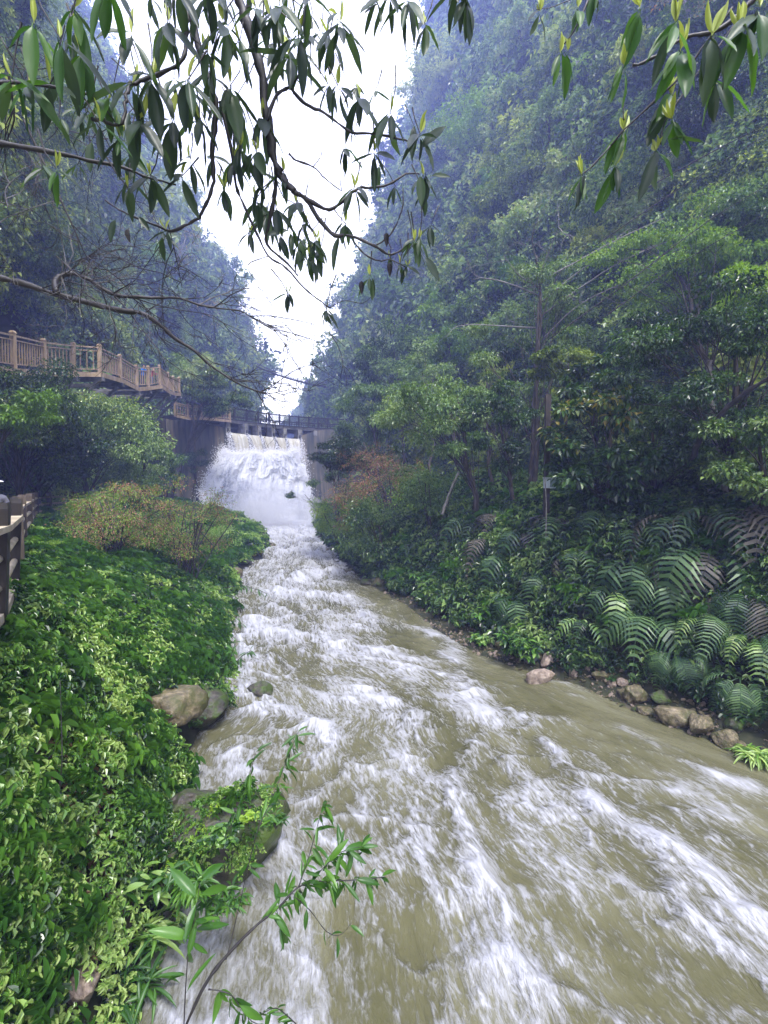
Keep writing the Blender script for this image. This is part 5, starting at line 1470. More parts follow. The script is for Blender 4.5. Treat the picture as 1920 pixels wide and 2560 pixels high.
# trees along the two skylines
def rim(fn, sgn, pts, seed, side):
    rg = np.random.default_rng(seed)
    for px, py in pts:
        y = DE - 1; z = (1222 - py) / F * y; x = float(fn(y, z))
        i = int(rg.choice([0, 1, 4])); s = rg.uniform(.9, 1.5)
        t = tree(FAR[i], (x - sgn * .6, y, z - 1.6 * s), 'small tree on the skyline edge of the %s cliff' % side, 'tree', 'tree', 'skyline trees of the %s cliff' % side, rg.uniform(0, 6), s)
rim(cliffL, 1, [(0, y) for y in range(60, 860, 72)], 81, 'left')
rim(cliffR, -1, [(0, y) for y in range(20, 860, 64)], 82, 'right')
PB = [rock_mesh('pebble', 80 + i, M[m_], 2, .15, .7) for i, m_ in enumerate(('rock_pink', 'rock', 'rock_wet', 'rock', 'rock_pink'))]
def pebbles():
    rg = np.random.default_rng(9); N = 3600
    y = rg.uniform(5.2, 19, N); d = rg.uniform(.02, 1.75, N) ** 1.15; x = xr(y) + d
    ok = rg.random(N) < np.where((y > 8) & (y < 13.5), 1, .4)
    x, y = x[ok], y[ok]; n = len(x); s = .035 + .12 * rg.random(n) ** 3.0
    sc = np.stack([s, s * rg.uniform(.6, 1, n), s * rg.uniform(.5, .9, n)], 1)
    scatter('gravel', np.stack([x, y, ground_z(x, y) + .01], 1), rg.uniform(0, 6.28, (n, 3)) * np.array((.1, .1, 1)), sc, rg.integers(0, 5, n), PB)
pebbles()

# ------------------------------------------------------------------ ferns
def frond_mesh(name, mat, L=1.0, W=.42, pairs=24, curl=.5, seed=0):
    """one arching frond along +X, pinnae in pairs, length 1"""
    rg = np.random.default_rng(seed)
    V = []; F4 = []; 
    def pt(t): return np.array((L * (t - .12 * t * t * curl), 0, .25 * curl * math.sin(t * 2.6) * L - .55 * curl * t * t * L))
    q = []
    # rachis: thin flat strip folded
    n = 10
    for i in range(n + 1):
        p = pt(i / n); w = .008 * (1 - i / n) + .002
        V += [p + (0, w, 0), p + (0, 0, .006), p + (0, -w, 0)]; q += [.1] * 3
    for i in range(n):
        a = i * 3; F4 += [(a, a + 3, a + 4, a + 1), (a + 1, a + 4, a + 5, a + 2)]
    for i in range(pairs):
        t = .16 + .83 * (i + .5) / pairs
        p = pt(t); tan = norm(pt(min(1, t + .02)) - pt(t - .02)[None])[0] if False else (pt(t + .01) - pt(t - .01)); tan = tan / np.linalg.norm(tan)
        ln = W * math.sin(min(1, (t - .1) / .35) * 1.57) * (1 - max(0, (t - .45) / .56) ** 1.3) + .015
        wd = .54 / pairs * L
        for s in (-1, 1):
            d = np.array((0, s, 0)) * .93 + tan * .38 + np.array((0, 0, -.16)) ; d /= np.linalg.norm(d)
            l_ = ln * rg.uniform(.88, 1.06)
            b = len(V); a1 = p + d * l_ * .5 + np.array((0, 0, .02)); tip = p + d * l_ + np.array((0, 0, -.12 * l_)) + tan * .02
            V += [p - tan * wd * .5, a1 - tan * wd * .45, tip, a1 + tan * wd * .45, p + tan * wd * .5]
            r_ = rg.random(); q += [r_] * 5
            F4 += [(b, b + 1, b + 3, b + 4)]
            F4.append((b + 1, b + 2, b + 3, b + 3))
    V = np.array(V)
    quads = np.array([f for f in F4 if f[2] != f[3]]); tris = np.array([f[:3] for f in F4 if f[2] == f[3]])
    return mesh_np(name, V, [quads, tris], mat, False, {'rnd': q})
FR = [frond_mesh('frond', M['fern'], W=.26, pairs=20, curl=1.2, seed=1), frond_mesh('frond', M['fern'], W=.30, pairs=22, curl=1.4, seed=2), frond_mesh('frond', M['fern_old'], W=.28, pairs=22, curl=1.3, seed=3), frond_mesh('frond', M['leaf_mid'], W=.24, pairs=15, curl=1.1, seed=4)]
FR2 = [frond_mesh('frond', M['fern'], W=.30, pairs=12, curl=1.2, seed=5), frond_mesh('frond', M['fern'], W=.34, pairs=13, curl=1.4, seed=6), frond_mesh('frond', M['fern_old'], W=.32, pairs=13, curl=1.3, seed=7), frond_mesh('frond', M['leaf_mid'], W=.26, pairs=10, curl=1.1, seed=8)]
def fern(px, py, Lpx, n, kinds, label, seed, hang=.5, spread=3.0, face=None, D=None):
    rg = np.random.default_rng(seed)
    p = hitG(px, py, .5) if D is None else P(px, py, D)
    L = Lpx * .82 / F * p[1]
    t = empty('fern', tuple(p + (0, 0, .05)), label, 'fern')
    f0 = -2.2 if face is None else face
    n = max(4, n); far = p[1] > 9.5
    L = L * (1.25 if far else 1)
    for i in range(n):
        a = f0 + (i / (max(1, n - 1)) - .5) * spread + rg.normal(0, .15)
        o = link('frond', (FR2 if far else FR)[int(rg.choice(kinds)) if rg.random() < .75 else 0], t)
        s = L * rg.uniform(.75, 1.15)
        o.scale = (s, s, s); o.rotation_euler = (rg.normal(0, .25), hang + rg.normal(0, .15), a)
    return t
FN = [(1270, 1395, 150, 6, [1, 0], 'green fern with folded fronds hanging in the middle of the right bank', .5), (1225, 1365, 130, 5, [2, 0], 'grey brown fern above the hanging green one', .3), (1290, 1500, 130, 4, [1, 1], 'fern with one broad pale frond low over the dark hollow', .7),
      (1440, 1390, 120, 5, [0, 2], 'fern with two narrow forked fronds left of the biggest ferns', .5), (1595, 1400, 190, 5, [1], 'tall green fern with dense even leaflets right of centre on the bank', .7), (1770, 1380, 240, 5, [1, 2], 'largest fern, fronds like a comb near the right edge', .7),
      (1850, 1480, 260, 5, [2], 'big pinkish brown fern hanging at the right edge', .8), (1700, 1310, 180, 6, [0, 2], 'fern with grey green fronds on top of the bank at the right', .3), (1810, 1300, 200, 6, [2], 'withered pinkish fern crowning the bank at the right edge', .2),
      (1585, 1330, 120, 5, [0, 1], 'light fern lying flat under the broad leaved tree', .2), (1500, 1290, 110, 5, [2, 0], 'brownish fern below the grey box', .3), (1380, 1310, 110, 5, [2], 'dry tan fern at the foot of the box pole', .2),
      (1320, 1340, 130, 6, [2, 0], 'dull purple fern left of the box pole', .4), (1180, 1310, 120, 6, [2, 0], 'purple tinged fern under the round glossy tree', .4), (1110, 1330, 110, 6, [2, 0], 'bluish fern hanging left of the purple tinged one', .6),
      (1160, 1400, 110, 5, [1, 2], 'drooping violet grey fern above the pebbled scar', .7), (1060, 1360, 110, 5, [0, 1], 'blue green fern drooping over the dark bank', .7), (980, 1370, 100, 6, [2, 0], 'violet fern hanging near the water below the red shrub', .8),
      (925, 1350, 90, 5, [0], 'pale green fern low at the left end of the right bank', .7), (1240, 1300, 90, 5, [2], 'small grey fern on the crest of the bank', .2), (1620, 1560, 170, 5, [1, 3], 'bright green fern arching over the shore rocks', .2),
      (1770, 1560, 200, 5, [3, 1], 'leafy green fern with wide leaflets below the pinkish one', .1), (1690, 1640, 170, 6, [1, 3], 'dark green fern spreading low above the golden rock', .4), (1880, 1600, 220, 5, [1, 3], 'green fern cut by the right edge above the boulders', .4),
      (1850, 1700, 200, 5, [2, 0], 'brown fern hanging close above the last boulders', .7), (1540, 1480, 130, 5, [0, 3], 'small fern in the shade between the tall ferns', .5), (1460, 1560, 110, 5, [3], 'low leafy fern above the pebble bank', .3), (1350, 1440, 120, 5, [1, 2], 'fern hanging over the hollow left of the forked one', .7),
      (1010, 1290, 90, 5, [2], 'grey violet fern between the red shrub and the glossy tree', .4), (1660, 1450, 170, 5, [0, 1], 'fern half hidden behind the tall dense one', .6)]
for i, f in enumerate(FN):
    fern(f[0], f[1], f[2], f[3], f[4], f[5], 500 + i, f[6])
fern(470, 2170, 130, 5, [0, 3], 'little lime fern growing on the mossy rock', 560, .1, 4, -1.2, 4.75)

# herbs: small leafy plants one can tell apart
def herb_mesh(seed, mat, N=160, leaf=.16, asp=.34, h=.5, rad=.45, droop=.35):
    rg = np.random.default_rng(seed); st = 14
    tb = MB(); c = []
    for i in range(st):
        e = np.array((rg.normal(0, rad * .5), rg.normal(0, rad * .5), h * rg.uniform(.4, 1)))
        tb.tube([(0, 0, -.05), e * np.array((.4, .4, .6)), e], [.008, .006, .003], 4, False); c.append(e)
    c = np.array(c); w = rg.integers(0, st, N); a = rg.random(N) * 6.28
    d = np.stack([np.cos(a), np.sin(a), rg.uniform(-.4, .5, N)], 1)
    pos = c[w] * rg.uniform(.45, 1.05, (N, 1))
    nr = norm(rdirs(N, rg) * .3 + np.array((0, 0, 1)))
    L = leaf * rg.uniform(.6, 1.3, N)
    V, Fq, q = leaves_np(pos, d, nr, L, L * asp, 2, droop, .14, rg)
    return tb.mesh('stems', M['bark']), mesh_np('leaves', V, Fq, mat, True, {'rnd': q})
def herb(px, py, wpx, label, seed, mat, D=None, lift=0.0, **kw):
    p = hitG(px, py) if D is None else P(px, py, D)
    k = wpx / F * p[1] / .9
    a, b = herb_mesh(seed, mat, **kw)
    t = empty('herb', (p[0], p[1], p[2] + lift), label, 'plant'); t.scale = (k, k, k)
    link('stems', a, t); link('leaves', b, t)
for i, (x, y, w, lab, mt, kw) in enumerate([
    (1290, 1655, 120, 'bright green leafy plant hanging into the water on the right shore', 'leaf_cover', dict(N=420)), (1200, 1610, 80, 'lime herbs trailing in the current left of the bright green plant', 'leaf_cover', dict(N=260, h=.25)),
    (1060, 1480, 90, 'bushy green herb where the right shore juts out', 'leaf_sap', dict(N=300)), (1140, 1540, 110, 'dark leafy herb above the trailing ones', 'leaf_mid', dict(N=320)), (1235, 1570, 90, 'mixed green herb over the small ochre stone', 'leaf_sap', dict(N=260)),
    (1455, 1650, 60, 'small vivid green tuft on the pebble bank', 'leaf_cover', dict(N=160)), (1530, 1712, 40, 'tiny grassy tuft among the shore stones', 'leaf_sap', dict(N=120)), (1500, 1600, 100, 'leafy herb in the shade above the pebble bank', 'leaf_mid', dict(N=260)),
    (1660, 1690, 120, 'dark herb hanging behind the golden rock', 'leaf_dark', dict(N=260)), (1780, 1770, 110, 'shaded herb behind the mottled boulder', 'leaf_dark', dict(N=240)), (1900, 1905, 90, 'grassy green blades lying in the water at the right edge', 'leaf_cover', dict(N=240, h=.2, asp=.12, leaf=.4)),
    (560, 2110, 110, 'patch of heart shaped leaves on top of the mossy rock', 'leaf_cover', dict(N=620, h=.3, leaf=.13, asp=.6)), (620, 2060, 90, 'lime moss and leaves on the right shoulder of the mossy rock', 'leaf_moss', dict(N=320, h=.2, leaf=.09, asp=.6)),
    (480, 2260, 140, 'long leaved herb drooping below the mossy rock', 'leaf_sap', dict(N=200, leaf=.3, asp=.2)), (560, 2280, 120, 'trailing herb under the right side of the mossy rock', 'leaf_sap', dict(N=150, leaf=.24, asp=.22, h=.2)),
    (390, 2400, 170, 'grassy herb with long bright blades at the bottom left water edge', 'leaf_cover', dict(N=160, leaf=.38, asp=.14)), (330, 2510, 150, 'tuft of long thin leaves at the bottom of the left bank', 'leaf_sap', dict(N=120, leaf=.42, asp=.13)),
    (690, 2080, 90, 'small leafy sprig on the outer face of the mossy rock', 'leaf_sap', dict(N=120)), (330, 2280, 170, 'broad leaved herb overhanging the dark gap beside the mossy rock', 'leaf_cover', dict(N=260, leaf=.2, asp=.4)), (530, 1745, 70, 'little plant growing on the mossy boulder', 'leaf_cover', dict(N=160)),
    (480, 1830, 60, 'sprig hanging between the two boulders on the left bank', 'leaf_sap', dict(N=120))]):
    D = None
    if 440 <= x <= 700 and y > 2000 : D = {560: 4.55, 620: 4.9, 480: 4.15, 690: 4.7}.get(x, 4.4)
    if y == 2280 and x == 560: D = 4.2
    herb(x, y, w, lab, 600 + i, M[mt], D, .05, **kw)

# ------------------------------------------------------------------ branches in front
def path_pts(lst, D0, D1=None):
    D1 = D0 if D1 is None else D1
    n = len(lst); return [P(x, y, D0 + (D1 - D0) * i / (n - 1)) for i, (x, y) in enumerate(lst)]
def smooth(pts, k=4):
    pts = [np.array(p) for p in pts]; out = []
    for i in range(len(pts) - 1):
        p0 = pts[max(i - 1, 0)]; p1 = pts[i]; p2 = pts[i + 1]; p3 = pts[min(i + 2, len(pts) - 1)]
        for j in range(k):
            t = j / k
            out.append(.5 * ((2 * p1) + (-p0 + p2) * t + (2 * p0 - 5 * p1 + 4 * p2 - p3) * t ** 2 + (-p0 + 3 * p1 - 3 * p2 + p3) * t ** 3))
    return out + [pts[-1]]
def branch(parent, lst, r0, r1, D0, D1=None, mat=None, name='branch', wob=.3):
    pts = smooth(path_pts(lst, D0, D1)); n = len(pts); rg = np.random.default_rng(abs(int(lst[0][0] * 7 + lst[0][1])))
    pts = [p + rg.normal(0, r1 * wob, 3) for p in pts]
    m = MB(); m.tube(pts, [(r0 + (r1 - r0) * i / (n - 1)) * (1 + .18 * rg.normal()) for i in range(n)], 7)
    put(m, name, mat or M['bark_dark'], parent, True)
    return pts
def leaf_mesh(seed, L=1, W=.27, droop=.12, curl=.25, mat=None, asym=0.0):
    """one long leathery leaf along +X, length 1: gridded blade with a raised midrib and wavy edges"""
    rg = np.random.default_rng(seed); n = 12
    V = []; q = []
    ph = rg.uniform(0, 6)
    for i in range(n + 1):
        t = i / n
        if t < .1: w = .012
        else:
            s = (t - .1) / .9; w = W * .5 * (math.sin(s ** .85 * math.pi) ** .75) + .002
        z = -droop * t * t + .03 * math.sin(t * 9 + ph) * W
        for j, k in enumerate((-1, -.5, 0, .5, 1)):
            V.append((t, k * w * .88, z + abs(k) * w * curl * 1.3 - (0.004 if k == 0 else 0) + .02 * W * math.sin(t * 23 + k * 4 + ph))); q.append(.5)
    Fq = [(i * 5 + j, (i + 1) * 5 + j, (i + 1) * 5 + j + 1, i * 5 + j + 1) for i in range(n) for j in range(4)]
    return mesh_np('leaf', V, np.array(Fq), mat or M['leaf_over'], True, {'rnd': q})
M['leaf_green'] = leaf_mat('green_overhanging_leaf', [(.1, (.03, .08, .03)), (.5, (.06, .14, .035)), (.95, (.14, .28, .05))], .4, .5, 0, 1, (1.3, 1.5, .5), .4)
LG = [leaf_mesh(41, W=.25, mat=M['leaf_green']), leaf_mesh(42, W=.32, droop=.2, mat=M['leaf_green']), leaf_mesh(43, W=.22, mat=M['leaf_green'])]
LF = [leaf_mesh(1, W=.25), leaf_mesh(2, W=.30, droop=.2), leaf_mesh(3, W=.22, droop=.05, curl=.5), leaf_mesh(4, W=.34, droop=.15), leaf_mesh(5, W=.27, droop=.3, curl=.1)]
BD = [leaf_mesh(11, W=.22, droop=-.05, curl=.8, mat=M['leaf_bud']), leaf_mesh(12, W=.28, droop=.05, curl=.6, mat=M['leaf_bud'])]
BLACK = leaf_mesh(21, W=.4, droop=.1, curl=1.2, mat=M['bark_dark'])
def place_leaf(parent, me, base, d, up, L, name='leaf'):
    d = Vector(d).normalized(); up = Vector(up)
    y = up.cross(d)
    if y.length < 1e-3: y = Vector((0, 1, 0)).cross(d)
    y.normalize(); z = d.cross(y)
    o = bpy.data.objects.new(name, me); COL.objects.link(o)
    m = Matrix((d, y, z)).transposed().to_4x4(); m.translation = Vector(base)
    o.parent = parent
    o.matrix_parent_inverse = Matrix.Translation(-parent.location)
    o.matrix_basis = m @ Matrix.Diagonal((L, L, L, 1))
    return o
SPRAY = {}
def spray_leaf(parent, me, base, d, up, L):
    d = norm(np.array(d, float)[None])[0]; y = np.cross(np.array(up, float), d); y = norm(y[None])[0]; z = np.cross(d, y)
    V = np.empty(len(me.vertices) * 3, np.float32); me.vertices.foreach_get('co', V); V = V.reshape(-1, 3) * L
    SPRAY.setdefault(parent.name, []).append(np.array(base) + V[:, :1] * d + V[:, 1:2] * y + V[:, 2:3] * z)
def flush_spray(parent, mat, name='leaves'):
    L_ = SPRAY.pop(parent.name, [])
    if not L_: return
    k = len(L_[0]); Fq = np.array([(i * 5 + j, (i + 1) * 5 + j, (i + 1) * 5 + j + 1, i * 5 + j + 1) for i in range(12) for j in range(4)])
    V = np.concatenate(L_); Fa = (Fq[None] + (np.arange(len(L_)) * k)[:, None, None]).reshape(-1, 4)
    adopt(link(name, mesh_np(name, V, Fa, mat, True, {'rnd': np.repeat(np.random.default_rng(3).random(len(L_)), k)}), kind='stuff'), parent)
def whorl(parent, px, py, D, Lpx, n, rg, buds=2, spread=.8, tilt=(0, 0)):
    c = P(px, py, D); L = Lpx / F * D
    for i in range(n):
        a = 6.283 * (i + rg.uniform(-.3, .3)) / n
        hz = spread * rg.uniform(.2, 1.6)
        d = np.array((math.cos(a) * hz + tilt[0], math.sin(a) * hz * .8, -1.0 + .5 * hz * rg.uniform(0, 1) + tilt[1]))
        up = np.array((math.cos(a), math.sin(a) - .6, .6)) + rg.normal(0, .35, 3)
        Li = L * rg.uniform(.45, .82)
        if parent is ot and LEAVES_LEFT[0] <= 0: spray_leaf(parent, LF[rg.integers(0, 5)], c + rg.normal(0, .004, 3), d, up, Li)
        else:
            LEAVES_LEFT[0] -= (parent is ot); place_leaf(parent, LG[rg.integers(0, 3)] if (px < 330 or px > 1250) and rg.random() < .75 else LF[rg.integers(0, 5)], c + rg.normal(0, .004, 3), d, up, Li)  # dusky flare-toned leaves before the sky, mostly green ones at the sides
    for i in range(buds):
        d = np.array((rg.normal(0, .22), rg.normal(0, .2), 1)); place_leaf(parent, BD[rg.integers(0, 2)], c + (0, 0, .002), d, rdirs(1, rg)[0], L * rg.uniform(.28, .42), 'shoot')
# main tree hanging over the left and the middle
ot = empty('overhanging_tree', (-.8, 1.7, 2.6), 'leathery leaved tree whose boughs hang across the upper left and centre of the sky', 'tree')
B = lambda *a, **k: branch(ot, *a, **k)
B([(455, -40), (472, 0), (492, 98), (510, 168), (538, 249), (535, 324), (530, 394), (535, 451), (515, 510), (498, 544)], .013, .005, 1.7, 1.8)
B([(498, 544), (470, 560), (430, 578), (395, 565), (340, 545), (300, 525), (262, 500)], .006, .0025, 1.8)
B([(588, -40), (596, 0), (631, 98), (654, 191), (668, 300), (689, 405), (706, 440), (735, 480)], .02, .011, 1.7, 1.8)
B([(735, 480), (770, 500), (810, 522), (830, 522), (860, 500), (897, 470), (920, 470), (970, 462), (1015, 435), (1048, 434)], .008, .0028, 1.8, 2.0)
B([(745, 484), (767, 500), (797, 548), (837, 588), (877, 590), (937, 615), (971, 635), (1000, 626), (1038, 590)], .009, .003, 1.8, 2.0)
B([(937, 615), (975, 588), (1004, 528), (1008, 470)], .004, .002, 1.95)
B([(877, 594), (911, 634), (947, 652), (975, 649), (1014, 668)], .004, .002, 1.95)
B([(722, 216), (763, 260), (813, 284), (877, 330), (934, 334), (982, 344), (1036, 357)], .006, .003, 1.7, 1.75)
B([(668, 300), (690, 240), (722, 216), (750, 180), (748, 100)], .006, .003, 1.7)
B([(723, 384), (740, 401), (783, 417), (814, 447), (854, 478)], .004, .0018, 1.8)
B([(-30, 205), (0, 206), (58, 207), (145, 220), (220, 237), (255, 290)], .007, .003, 1.4, 1.5)
B([(232, 298), (258, 305), (290, 315), (312, 290), (318, 240), (322, 212), (360, 200), (428, 173), (462, 133), (465, 75), (470, 30)], .005, .007, 1.45, 1.6)
B([(-30, 355), (0, 358), (104, 376), (220, 400), (301, 417), (360, 440), (440, 463)], .009, .003, 1.5, 1.7)
B([(550, 255), (578, 370), (590, 463), (613, 520), (642, 584), (671, 640), (715, 670), (760, 720), (800, 752), (822, 770)], .006, .0025, 1.8, 1.95)
B([(689, 405), (688, 485), (672, 560), (668, 610), (720, 660), (745, 690)], .008, .003, 1.8, 1.95)
B([(600, 250), (540, 258), (520, 300)], .003, .0015, 1.75)
B([(822, 770), (860, 752), (905, 758), (930, 740)], .0018, .001, 1.95)
B([(671, 640), (620, 662), (640, 700), (655, 680)], .002, .001, 1.9)
B([(783, 417), (800, 395), (806, 372)], .002, .0012, 1.8); B([(765, 490), (770, 460), (785, 425)], .0022, .001, 1.8)
B([(854, 478), (850, 440), (852, 378)], .0016, .0008, 1.85)
rgw = np.random.default_rng(77)
WH = [(150, 95, 1.3, 190, 4), (85, 60, 1.3, 200, 5), (185, 25, 1.35, 170, 4), (70, 215, 1.35, 160, 5), (30, 195, 1.3, 150, 4), (125, 210, 1.35, 190, 3), (270, -40, 1.3, 190, 4), (200, 130, 1.4, 190, 5), (250, 310, 1.4, 150, 3),
      (330, 90, 1.4, 160, 5), (380, 190, 1.5, 150, 4), (330, 210, 1.45, 170, 3), (420, 60, 1.5, 160, 5), (470, 200, 1.5, 170, 4), (440, -30, 1.5, 150, 4), (520, -20, 1.6, 160, 5), (560, 60, 1.6, 180, 5), (520, 130, 1.6, 120, 4), (600, 100, 1.7, 140, 4),
      (300, 345, 1.5, 120, 4), (350, 300, 1.5, 170, 5), (140, 420, 1.5, 110, 2), (375, 440, 1.6, 110, 5), (320, 470, 1.6, 90, 4), (430, 300, 1.6, 160, 5), (455, 440, 1.7, 120, 4), (475, 400, 1.7, 130, 4), (530, 180, 1.7, 140, 5), (415, 575, 1.7, 90, 2),
      (575, 215, 1.7, 160, 5), (640, 20, 1.6, 150, 5), (700, 10, 1.6, 170, 5), (745, 95, 1.6, 160, 5), (720, 140, 1.7, 170, 5), (680, 50, 1.65, 130, 4), (770, -10, 1.6, 120, 4), (850, 60, 1.6, 170, 4), (845, 40, 1.6, 130, 3), (820, 90, 1.7, 120, 4), (845, 215, 1.7, 120, 5),
      (820, 210, 1.75, 100, 4), (900, 245, 1.7, 140, 6), (975, 285, 1.7, 130, 5), (1050, 335, 1.75, 120, 6), (1060, 440, 1.8, 100, 5), (935, 380, 1.75, 110, 4), (885, 470, 1.85, 100, 5), (865, 560, 1.9, 80, 3), (600, 370, 1.75, 120, 5), (640, 380, 1.75, 110, 4),
      (655, 300, 1.75, 130, 5), (585, 400, 1.8, 120, 4), (560, 470, 1.8, 100, 4), (650, 460, 1.8, 90, 4), (640, 500, 1.85, 100, 5), (710, 430, 1.8, 90, 4), (690, 520, 1.85, 90, 4), (740, 510, 1.85, 90, 5), (625, 580, 1.9, 70, 4), (700, 590, 1.9, 90, 4),
      (760, 560, 1.9, 80, 4), (790, 600, 1.9, 90, 5), (775, 640, 1.95, 90, 6), (745, 620, 1.95, 80, 4), (800, 625, 1.95, 80, 4), (720, 735, 1.95, 70, 5), (815, 775, 1.95, 62, 6), (1000, 660, 1.95, 60, 3), (925, 690, 2.0, 70, 3), (1036, 605, 1.95, 75, 5), (1020, 665, 1.95, 60, 4),
      (1048, 600, 1.95, 85, 3), (975, 645, 2.0, 60, 3), (1020, 0, 1.6, 130, 5), (1060, 60, 1.7, 100, 4), (970, -10, 1.6, 140, 4), (1150, -40, 1.6, 130, 6), (1165, 0, 1.6, 130, 5), (945, 10, 1.6, 110, 3), (500, 300, 1.7, 130, 4), (270, 250, 1.5, 150, 3)]
LEAVES_LEFT = [285]
for (x, y, D, L, n) in sorted(WH, key=lambda q: -q[3] * 1.0):
    whorl(ot, x, y, D, L, n + int(rgw.random() < .5), rgw, 2 if L < 125 else 1)
    if rgw.random() < .8:       # twig that carries the whorl
        a = P(x, y, D); e = a + np.array((rgw.uniform(-.08, .06), 0, rgw.uniform(.06, .16)))
        m = MB(); m.tube([a, (a + e) / 2 + rgw.normal(0, .006, 3), e], [.0016, .002, .003], 5); put(m, 'twig', M['bark_dark'], ot)
for (x, y, L, dx, dz) in [(1075, 440, 50, 1, .0), (1050, 375, 85, .9, .9), (1050, 435, 75, .05, -1), (230, 350, 75, -.1, -1), (290, 545, 60, -.3, -1), (345, 540, 45, .5, -.6), (1060, 640, 70, .6, -.9)]:
    place_leaf(ot, LF[3], P(x, y, 1.75), (dx, -.1, dz), (0, -1, .3), L / F * 1.75)
for (x, y) in [(322, 570), (903, 700), (973, 655), (965, 580)]:
    place_leaf(ot, BLACK, P(x, y, 1.9), (.05, 0, -1), (0, -1, 0), .055, 'withered_leaf')
# smaller whorls in between, joined
LEAVES_LEFT[0] = 0
for k in range(75):
    q = WH[rgw.integers(0, len(WH))]; x = q[0] + rgw.normal(0, 55); y = q[1] + rgw.normal(0, 60)
    if y > 620 or x > 1100: continue
    D = q[2] + rgw.uniform(.1, .5); whorl(ot, x, y, D, rgw.uniform(60, 110), int(rgw.integers(3, 6)), rgw, 0, .8)
    a = P(x, y, D); e = a + np.array((rgw.uniform(-.1, .08), 0, rgw.uniform(.06, .2)))
    m = MB(); m.tube([a, (a + e) / 2 + rgw.normal(0, .006, 3), e], [.0013, .0018, .0026], 5); put(m, 'twig', M['bark_dark'], ot)
flush_spray(ot, M['leaf_over'])
# second tree, upper right
o2 = empty('overhanging_tree', (1.4, 1.7, 2.2), 'bough with olive leaves and lime shoots hanging into the upper right corner', 'tree')
B2 = lambda *a, **k: branch(o2, *a, **k)
B2([(1920, -40), (1880, 0), (1830, 50), (1771, 84), (1733, 88), (1680, 110), (1640, 140), (1600, 160), (1581, 164)], .007, .004, 1.5, 1.5)
B2([(1830, 20), (1770, 100), (1700, 190), (1640, 250), (1561, 324), (1525, 366)], .004, .0025, 1.5, 1.6)
B2([(1870, 10), (1800, 110), (1745, 180), (1690, 260), (1660, 310), (1650, 360)], .003, .002, 1.55)
B2([(1470, 0), (1440, 70), (1410, 110)], .003, .002, 1.5); B2([(1525, 366), (1480, 415), (1450, 440)], .003, .0015, 1.6); B2([(1560, 300), (1558, 280), (1562, 240)], .002, .0012, 1.6)
B2([(1555, 330), (1552, 380), (1540, 400)], .002, .0015, 1.6); B2([(1425, 0), (1380, 18), (1340, 25)], .0015, .001, 1.5)
for (x, y, D, L, n, tl) in [(1400, 135, 1.5, 130, 3, (0, 0)), (1445, 20, 1.5, 100, 4, (-.2, 0)), (1490, -20, 1.5, 90, 4, (0, 0)), (1560, 165, 1.5, 130, 4, (-.3, 0)), (1690, 60, 1.4, 200, 5, (-.4, 0)), (1700, 130, 1.45, 180, 6, (-.4, 0)), (1780, 90, 1.4, 190, 5, (-.1, 0)), (1850, 70, 1.4, 190, 6, (-.2, 0)),
                     (1790, 200, 1.5, 150, 4, (.2, .1)), (1680, 240, 1.55, 150, 5, (-.5, 0)), (1560, 330, 1.6, 130, 5, (-.4, 0)), (1455, 440, 1.6, 130, 6, (-.2, 0)), (1540, 415, 1.6, 120, 5, (-.1, 0)), (1640, 380, 1.55, 120, 3, (0, 0)), (1680, 300, 1.5, 150, 4, (.2, 0)), (1900, 20, 1.4, 180, 5, (-.2, 0)), (1600, 20, 1.4, 170, 3, (-.4, 0)),
                     (1350, 30, 1.5, 90, 3, (-.3, 0)), (1420, 130, 1.5, 90, 2, (0, 0))]:
    whorl(o2, x, y, D, L, n, rgw, 4 if D > 1.45 else 3, .5, tl)
place_leaf(o2, LF[3], P(1660, 350, 1.5), (1, -.1, .02), (0, -.5, 1), 95 / F * 1.5); place_leaf(o2, LF[0], P(1640, 375, 1.5), (-.3, 0, -1), (0, -1, .2), 120 / F * 1.5)

# ------------------------------------------------------------------ bare boughs and thin twigs
def twigs_from(parent, pts, n, length, rg, r=.003, down=0.0, mat=None, gens=2, bias=(0, 0, 0)):
    m = MB()
    def rec(p, d, L, r_, g):
        q = [p]; k = 5
        for i in range(k):
            d = d + rg.normal(0, .22, 3) + np.array((0, 0, -down)) ; d = d / np.linalg.norm(d)
            q.append(q[-1] + d * L / k)
        m.tube(q, [r_ * (1 - .8 * i / k) + .0006 for i in range(k + 1)], 4, False)
        if g > 0:
            for j in range(3):
                i = rg.integers(1, k); dd = norm((d + rdirs(1, rg)[0] * .8)[None])[0]
                rec(q[i], dd, L * rg.uniform(.4, .65), r_ * .55, g - 1)
    for i in range(n):
        j = rg.integers(1, len(pts) - 1); t = pts[min(j + 1, len(pts) - 1)] - pts[j - 1]; t = t / np.linalg.norm(t)
        d = norm((t * .7 + rdirs(1, rg)[0] * .8 + np.array(bias))[None])[0]
        rec(pts[j], d, length * rg.uniform(.5, 1.2), r, gens)
    put(m, 'twigs', mat or M['bark_dark'], parent, kind='stuff')
bb_ = empty('bare_bough', tuple(P(-20, 685, 2.6)), 'dark bare bough curving in from the left edge above the boardwalk', 'branch')
p1 = branch(bb_, [(-40, 688), (0, 695), (63, 710), (139, 735), (211, 754), (295, 775), (359, 785), (401, 813), (439, 847), (485, 876), (527, 914), (591, 956), (641, 977), (675, 983), (700, 978)], .021, .002, 2.6, 3.1)
p2 = branch(bb_, [(143, 733), (137, 708), (148, 691), (177, 684), (219, 697), (253, 720), (295, 739), (359, 743), (405, 745), (447, 745), (498, 762), (548, 771), (599, 777), (633, 796), (690, 830)], .016, .002, 2.65, 3.1)
rgt = np.random.default_rng(5)
